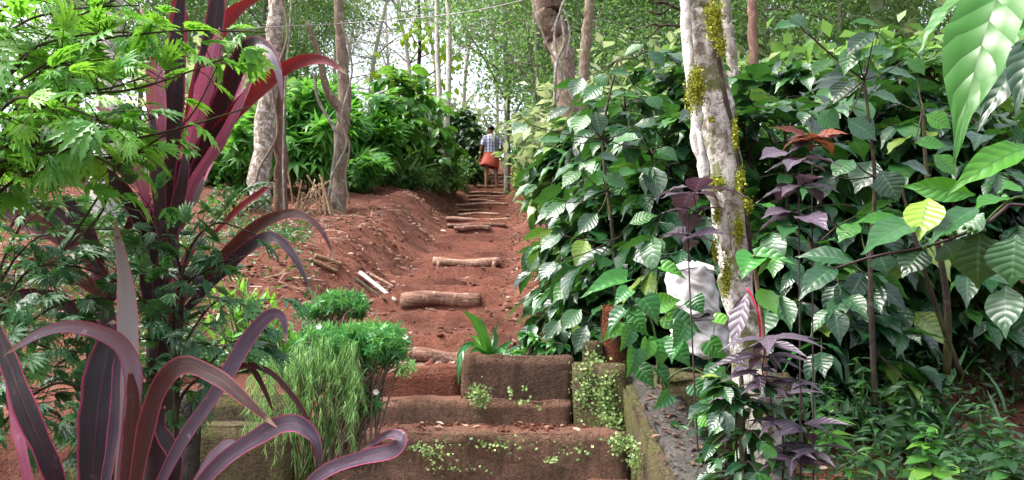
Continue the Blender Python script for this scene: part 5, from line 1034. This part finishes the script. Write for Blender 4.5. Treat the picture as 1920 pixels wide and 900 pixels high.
# ------------------------------------------------------------------ uncountable cover
def scatter(name, mat, T, N, fn, L, W=1.0, up=.6, droop=.3, lift=.0, rmean=.5, flat=False):
    p = fn(N); z = ground_z(p[:, 0], p[:, 1]); pos = np.stack([p[:, 0], p[:, 1], z + lift + (rng.random(len(p)) * p[:, 2] if p.shape[1] > 2 else 0)], 1); n = len(p)
    if flat: d = np.stack([rng.normal(size=n), rng.normal(size=n), rng.normal(size=n) * .2], 1); nor = np.stack([rng.normal(size=n) * .35, rng.normal(size=n) * .35 - .27, np.ones(n)], 1)
    else: d = np.stack([rng.normal(size=n), rng.normal(size=n) - .2, np.abs(rng.normal(size=n)) * up * 2], 1); nor = np.stack([rng.normal(size=n), rng.normal(size=n) - .5, np.full(n, .8)], 1)
    m = MB(); m.leaves(T, pos, d, nor, L * rng.uniform(.5, 1.3, n), W, droop, np.clip(rng.normal(rmean, .22, n), 0, 1)); return tag(m.build(name, mat), kind='stuff')
def pathdist(x, y): return np.abs(x - np.interp(y, PATH_Y, PATH_X))
def litter(N):
    y = 4.2 + 12 * rng.random(N * 2) ** 1.6; x = np.interp(y, PATH_Y, PATH_X) + rng.normal(size=N * 2) * 1.3; u = pathdist(x, y)
    k = ((u > .5) | (rng.random(N * 2) < .12)) & (hashn(x * 1.3, y * 1.3, 3) + rng.normal(size=N * 2) * .3 > -.02) & ~((y < 5) & (x < -.9)); return np.stack([x, y], 1)[k][:N]
scatter('fallen_leaves', G['dry'], ELLIP, 6500, litter, .07, 1.0, flat=True, lift=.008, droop=.25, rmean=.34)
def litter2(N):
    y = rng.uniform(2.4, 9, N); x = rng.uniform(.8, 4.5, N) * (.6 + y / 6); return np.stack([x, y], 1)
scatter('leaf_litter', G['dry'], ELLIP, 5000, litter2, .09, 1.0, flat=True, lift=.012, droop=.2, rmean=.35)
def litter3(N):
    y = 5.5 + 5 * rng.random(N); x = -1.6 - rng.random(N) * 4.5; return np.stack([x, y], 1)
scatter('twig_litter', G['dry'], NEEDLE, 2600, litter3, .22, 1.6, flat=True, lift=.02, droop=.1, rmean=.6)
def weeds(N):
    y = 2.3 + 5.5 * rng.random(N * 2) ** 1.4; x = .72 + rng.random(N * 2) * (1.2 + y * .75); k = (hashn(x * 1.6, y * 1.6, 4) + rng.normal(size=N * 2) * .3 > -.3) & (x > .8 + (y < 4) * .1); return np.stack([x, y, .02 + .34 * np.clip(.6 + hashn(x * 2.2, y * 2.2, 6), 0, 1)], 1)[k][:N]
scatter('undergrowth', G['weed'], LANCE, 27000, weeds, .055, 1.2, lift=.02, droop=.4)
scatter('undergrowth_grass', G['weed'], BLADE, 400, weeds, .26, 1.0, 1.6, .6, lift=0)
def back_right(N):
    y = 5.5 + 9 * rng.random(N); x = 1.6 + rng.random(N) * (y * .75); return np.stack([x, y, np.full(N, .22)], 1)
scatter('slope_grass', G['weed'], LANCE, 20000, back_right, .085, 1.1, lift=.02)
def bank(N):
    y = rng.uniform(4.5, 8.5, N * 2); x = -.9 - rng.random(N * 2) * (y * .55); k = (hashn(x * 1.2, y * 1.2, 8) + rng.normal(size=N * 2) * .25 > .0) & (x < -1.0 - (y - 4.5) * .32); return np.stack([x, y, np.full(N * 2, .12)], 1)[k][:N]
scatter('bank_weeds', G['weed'], LANCE, 9000, bank, .075, 1.1, lift=.01, rmean=.65)
def hill(N):
    y = 12 + 30 * rng.random(N * 2) ** 1.5; x = rng.uniform(-.75, .75, N * 2) * y; u = x - np.interp(y, PATH_Y, PATH_X)
    k = (u < -1.2 - (y < 13.5) * 1.0) & (y > 12.6) | (u > .8); return np.stack([x, y, np.full(N * 2, .45)], 1)[k][:N]
scatter('hill_undergrowth', G['weed'], ELLIP, 26000, hill, .16, 1.2, lift=.02, rmean=.6)
scatter('hill_grass', G['grass'], BLADE, 14000, hill, .5, 1.2, 1.4, .5)

# separate weeds standing out of the undergrowth
WD = [(1660, 640, 3.6, 'tallest leafy weed below the dark coffee stems'), (1620, 680, 3.2, 'weed with broad whorled leaves left of the tallest one'), (1700, 720, 3.3, 'weed between the tallest weed and the bare dark soil'), (1560, 730, 2.9, 'weed right behind the purple plants'), (1760, 700, 3.6, 'weed at the foot of the dark coffee stem'),
      (1640, 780, 2.7, 'weed in the middle of the shaded undergrowth'), (1740, 800, 2.7, 'weed in front of the bare dark soil'), (1840, 760, 3.0, 'weed on the dark soil under the drooping coffee leaves'), (1890, 800, 2.6, 'weed furthest right in the undergrowth'), (1600, 850, 2.4, 'low weed beside the purple leaves at the bottom'), (1800, 850, 2.4, 'low weed at the bottom of the shaded slope')]
for q, (px, py, d, lb) in enumerate(WD):
    whorl_plant('leafy_weed', lb, px, d, [(px + random.gauss(0, 6), py + q2 * 16 + random.gauss(0, 4), (26 + 5 * q2) * random.uniform(.8, 1.2), 5) for q2 in range(7)], 'weed' if q % 3 else 'bush', 960, T=LANCE if q % 2 else ELLIP, stem='green', r=.004)

# ------------------------------------------------------------------ wire and the man
p = np.array([P(300, 60, 9.1), P(518, 50, 9.2), P(638, 44, 9.75), P(780, 34, 9.3), P(900, 18, 8.9), P(1040, -14, 8.6)])
m = MB(); m.tube(spline(p, 50), .006, 5, cap=False); tag(m.build('wire', M['wire'], loc=p.mean(0)), 'thin pale wire strung from the lichen tree across to the leaning tree', 'wire')

def man(px, py, d):
    f = P(px, py, d); o = thing('person', 'barefoot man in plaid shirt and folded red cloth, back turned, on the log steps', 'person', (f[0], f[1], gz(f[0], f[1]) + .015))
    V = []; E = []; Rr = []
    def v(co, r, par=None):
        V.append(co); Rr.append(r if isinstance(r, tuple) else (r, r))
        if par is not None: E.append((par, len(V) - 1))
        return len(V) - 1
    pel = v((0, 0, .9), (.15, .11)); sp = v((0, -.01, 1.1), (.135, .1), pel); ch = v((0, -.02, 1.28), (.16, .11), sp); nb = v((0, -.01, 1.4), .06, ch); nk = v((-.005, .0, 1.46), .052, nb)
    hd = v((-.02, .02, 1.54), (.078, .085), nk); tp = v((-.02, .02, 1.61), (.07, .08), hd)
    a = R(55); fx, fy = -math.sin(a), math.cos(a)          # the face looks to the man's left
    v((-.02 + fx * .105, .02 + fy * .105, 1.54), .014, hd); v((-.02 + fx * .075, .02 + fy * .075, 1.485), .032, hd)
    for s_ in (1, -1): v((-.02 + s_ * fy * .085, .02 - s_ * fx * .085 - .0, 1.545), .016, hd)
    for s_ in (-1, 1):
        h = v((s_ * .095, 0, .84), .088, pel); k = v((s_ * .12, .035 if s_ < 0 else .02, .47), .056, h); c = v((s_ * .125, -.005, .34), .052, k); an = v((s_ * .13, -.02, .085), .034, c); ht = v((s_ * .13, -.03, .035), .034, an); ft = v((s_ * .135, .07, .03), .036, an); v((s_ * .125, .15, .022), .024, ft)
        sh = v((s_ * .165, -.02, 1.355), .062, ch)
        if s_ < 0: el, wr, pm, fd, th = (-.25, -.06, 1.1), (-.285, .03, .88), (-.29, .055, .81), np.array((-.06, .25, -1.)), (-.25, .09, .82)
        else: el, wr, pm, fd, th = (.29, -.06, 1.12), (.2, .12, 1.0), (.15, .17, .99), np.array((-1., .3, -.1)), (.17, .18, 1.035)
        e = v(el, .043, sh); w_ = v(wr, .029, e); p_ = v(pm, (.036, .022), w_)
        side = unit(np.cross(fd, (0, 0, 1) if s_ > 0 else (1, 0, 0)))
        side = np.array((0, 0, 1.)) if s_ > 0 else unit(np.array((.35, .9, .1)))
        for q, L in enumerate((.065, .075, .07, .055)):
            b0 = np.array(pm) + unit(fd) * .03 + side * (q - 1.5) * .021; b1 = b0 + unit(fd) * L * .6; b2 = b1 + unit(unit(fd) + np.array((-s_ * .5, .3, 0))) * L * .5
            i1 = v(tuple(b0), .0095, p_); i2 = v(tuple(b1), .009, i1); v(tuple(b2), .0075, i2)
        t1 = v(th, .011, w_); v(tuple(np.array(th) + unit(fd) * .04), .009, t1)
    me = bpy.data.meshes.new('body'); me.from_pydata(V, E, []); me.materials.append(M['skin']); b = bpy.data.objects.new('body', me); COL.objects.link(b); b.parent = o
    sk = b.modifiers.new('skin', 'SKIN'); sk.use_smooth_shade = True
    for i_, (vx, r_) in enumerate(zip(me.skin_vertices[0].data, Rr)): vx.radius = r_; vx.use_root = (i_ == 0)
    b.modifiers.new('sub', 'SUBSURF').levels = 1; b.modifiers['sub'].render_levels = 2
    def loft(rings, name, mat, k=28, parent=o, wr=.0):
        m = MB(); ang = np.linspace(0, 2 * math.pi, k, endpoint=False); vs = []
        for i_, (cx, cy_, cz, rx, ry, tilt) in enumerate(rings):
            w2 = 1 + wr * np.sin(ang * 6 + i_ * .8) + wr * .7 * np.sin(ang * 11 - i_ * 1.3)
            vs.append(np.stack([cx + rx * np.cos(ang) * w2, cy_ + ry * np.sin(ang) * w2, cz + tilt * np.cos(ang) + wr * .3 * np.sin(ang * 5 + i_)], 1))
        n = len(rings); i0 = np.arange(n - 1)[:, None] * k; j = np.arange(k)[None]; j2 = (j + 1) % k
        m.add(np.concatenate(vs), np.stack([i0 + j, i0 + j2, i0 + k + j2, i0 + k + j], -1).reshape(-1, 4)); return m.build(name, mat, parent)
    loft([(0, -.01, .955, .185, .145, 0), (0, -.01, 1.05, .175, .135, 0), (0, -.015, 1.16, .178, .135, 0), (0, -.02, 1.27, .192, .138, 0), (0, -.02, 1.35, .185, .122, 0), (0, -.015, 1.41, .12, .09, 0), (0, -.005, 1.44, .07, .068, 0)], 'shirt', M['plaid'], wr=.015)
    for s_ in (-1, 1):
        el = (-.25, -.06, 1.1) if s_ < 0 else (.29, -.06, 1.12); a_ = np.array((s_ * .14, -.02, 1.365)); c_ = np.array(el)
        m = MB(); m.tube(spline([a_, a_ * .5 + c_ * .5, c_ * .9 + a_ * .1], 8), [.075, .076, .073, .071, .07, .068, .068, .067], 14, .04, cap=False); m.build('sleeve', M['plaid'], o)
    loft([(0, 0, 1.02, .172, .132, 0), (.0, 0, .95, .188, .15, .005), (-.01, 0, .86, .205, .168, .012), (-.02, .0, .74, .222, .178, .0), (-.035, .0, .67, .232, .185, -.02), (-.045, 0, .6, .238, .188, -.045), (-.045, 0, .595, .222, .17, -.045)], 'folded_cloth', M['lungi'], 36, wr=.02)
    hm = MB(); bm = bmesh.new(); bmesh.ops.create_uvsphere(bm, u_segments=20, v_segments=14, radius=1)
    bk = Vector((-fx, -fy, 0))
    pts = []
    for q in bm.verts:
        c = q.co.copy(); keepf = c.dot(Vector((fx, fy, 0))) > .35 and c.z < .45
        pts.append((-.02 + c.x * .098 - fx * .008 + (bk.x * -.03 if keepf else 0) * 0, .02 + c.y * .102 - fy * .008, 1.595 + c.z * (.09 if c.z > 0 else .085) + .006 * math.sin(c.x * 22) * math.cos(c.y * 19), keepf))
    hm.add([p_[:3] for p_ in pts], [[q.index for q in f_.verts] for f_ in bm.faces if not any(pts[q.index][3] for q in f_.verts) and min(q.co.z for q in f_.verts) > -.75]); bm.free()
    hm.build('hair', M['hair'], o)
    for s_ in (1, -1):
        c = Vector((-.02 + fx * .082 + s_ * fy * .03, .02 + fy * .082 - s_ * fx * .03, 1.56)); bm = bmesh.new(); bmesh.ops.create_uvsphere(bm, u_segments=8, v_segments=6, radius=.012); em = MB(); em.add([np.array(q.co + c) for q in bm.verts], [[q.index for q in f_.verts] for f_ in bm.faces]); bm.free(); em.build('eye', M['hair'], o)
    o.rotation_euler = (0, 0, R(8)); o.scale = (1.1, 1.1, 1.1); return o
man(921, 349, 21)


# loose clods and pebbles on the path and the steps
def clods(name, N, fn, r0, r1, mat):
    p = fn(N); bm = bmesh.new(); bmesh.ops.create_icosphere(bm, subdivisions=1, radius=1); tv = np.array([v.co for v in bm.verts]); tf = np.array([[v.index for v in f.verts] for f in bm.faces]); bm.free()
    m = MB(); n = len(p); r = r0 + (r1 - r0) * rng.random(n) ** 4
    z = p[:, 2] if p.shape[1] > 2 else ground_z(p[:, 0], p[:, 1])
    c = np.stack([p[:, 0], p[:, 1], z + r * .2], 1); v = c[:, None] + tv[None] * r[:, None, None] * rng.uniform(.6, 1.4, (n, len(tv), 1)) * np.array((1.2, 1, .7)); f = (tf[None] + (np.arange(n) * len(tv))[:, None, None]).reshape(-1, 3)
    m.add(v.reshape(-1, 3), f); return tag(m.build(name, mat), kind='stuff')
def cp(N):
    y = 4.1 + 11 * rng.random(N) ** 1.7; return np.stack([np.interp(y, PATH_Y, PATH_X) + rng.normal(size=N) * .75, y], 1)
clods('soil_clods', 1500, cp, .004, .024, M['soil'])
def cs_(N):
    k = rng.random(N) < .6; x = rng.uniform(-.85, .47, N); return np.stack([x, np.where(k, 3.72 - .28 * rng.random(N) ** 2.0, 3.36 - .28 * rng.random(N)), np.where(k, CZ - .388, CZ - .59)], 1)
clods('step_debris', 900, cs_, .003, .014, M['soil'])
m = MB(); p = cs_(90); n = len(p); m.leaves(ELLIP, p + np.array((0, 0, .012)), np.stack([rng.normal(size=n), rng.normal(size=n), np.zeros(n)], 1), np.stack([rng.normal(size=n) * .3, rng.normal(size=n) * .3, np.ones(n)], 1), rng.uniform(.02, .06, n), 1.1, .2); tag(m.build('step_leaves', G['dry']), kind='stuff')
m = MB(); n = 160; y = rng.uniform(2.5, 3.7, n); p = np.stack([rng.uniform(.55, .7, n), y, CZ - .113 - .345 * (3.72 - y)], 1); m.leaves(ELLIP, p, np.stack([rng.normal(size=n), rng.normal(size=n), np.zeros(n)], 1), np.stack([rng.normal(size=n) * .3, rng.normal(size=n) * .3, np.ones(n)], 1), rng.uniform(.01, .045, n), 1.0, .2, rng.uniform(0, .6, n)); tag(m.build('parapet_leaves', G['dry']), kind='stuff')
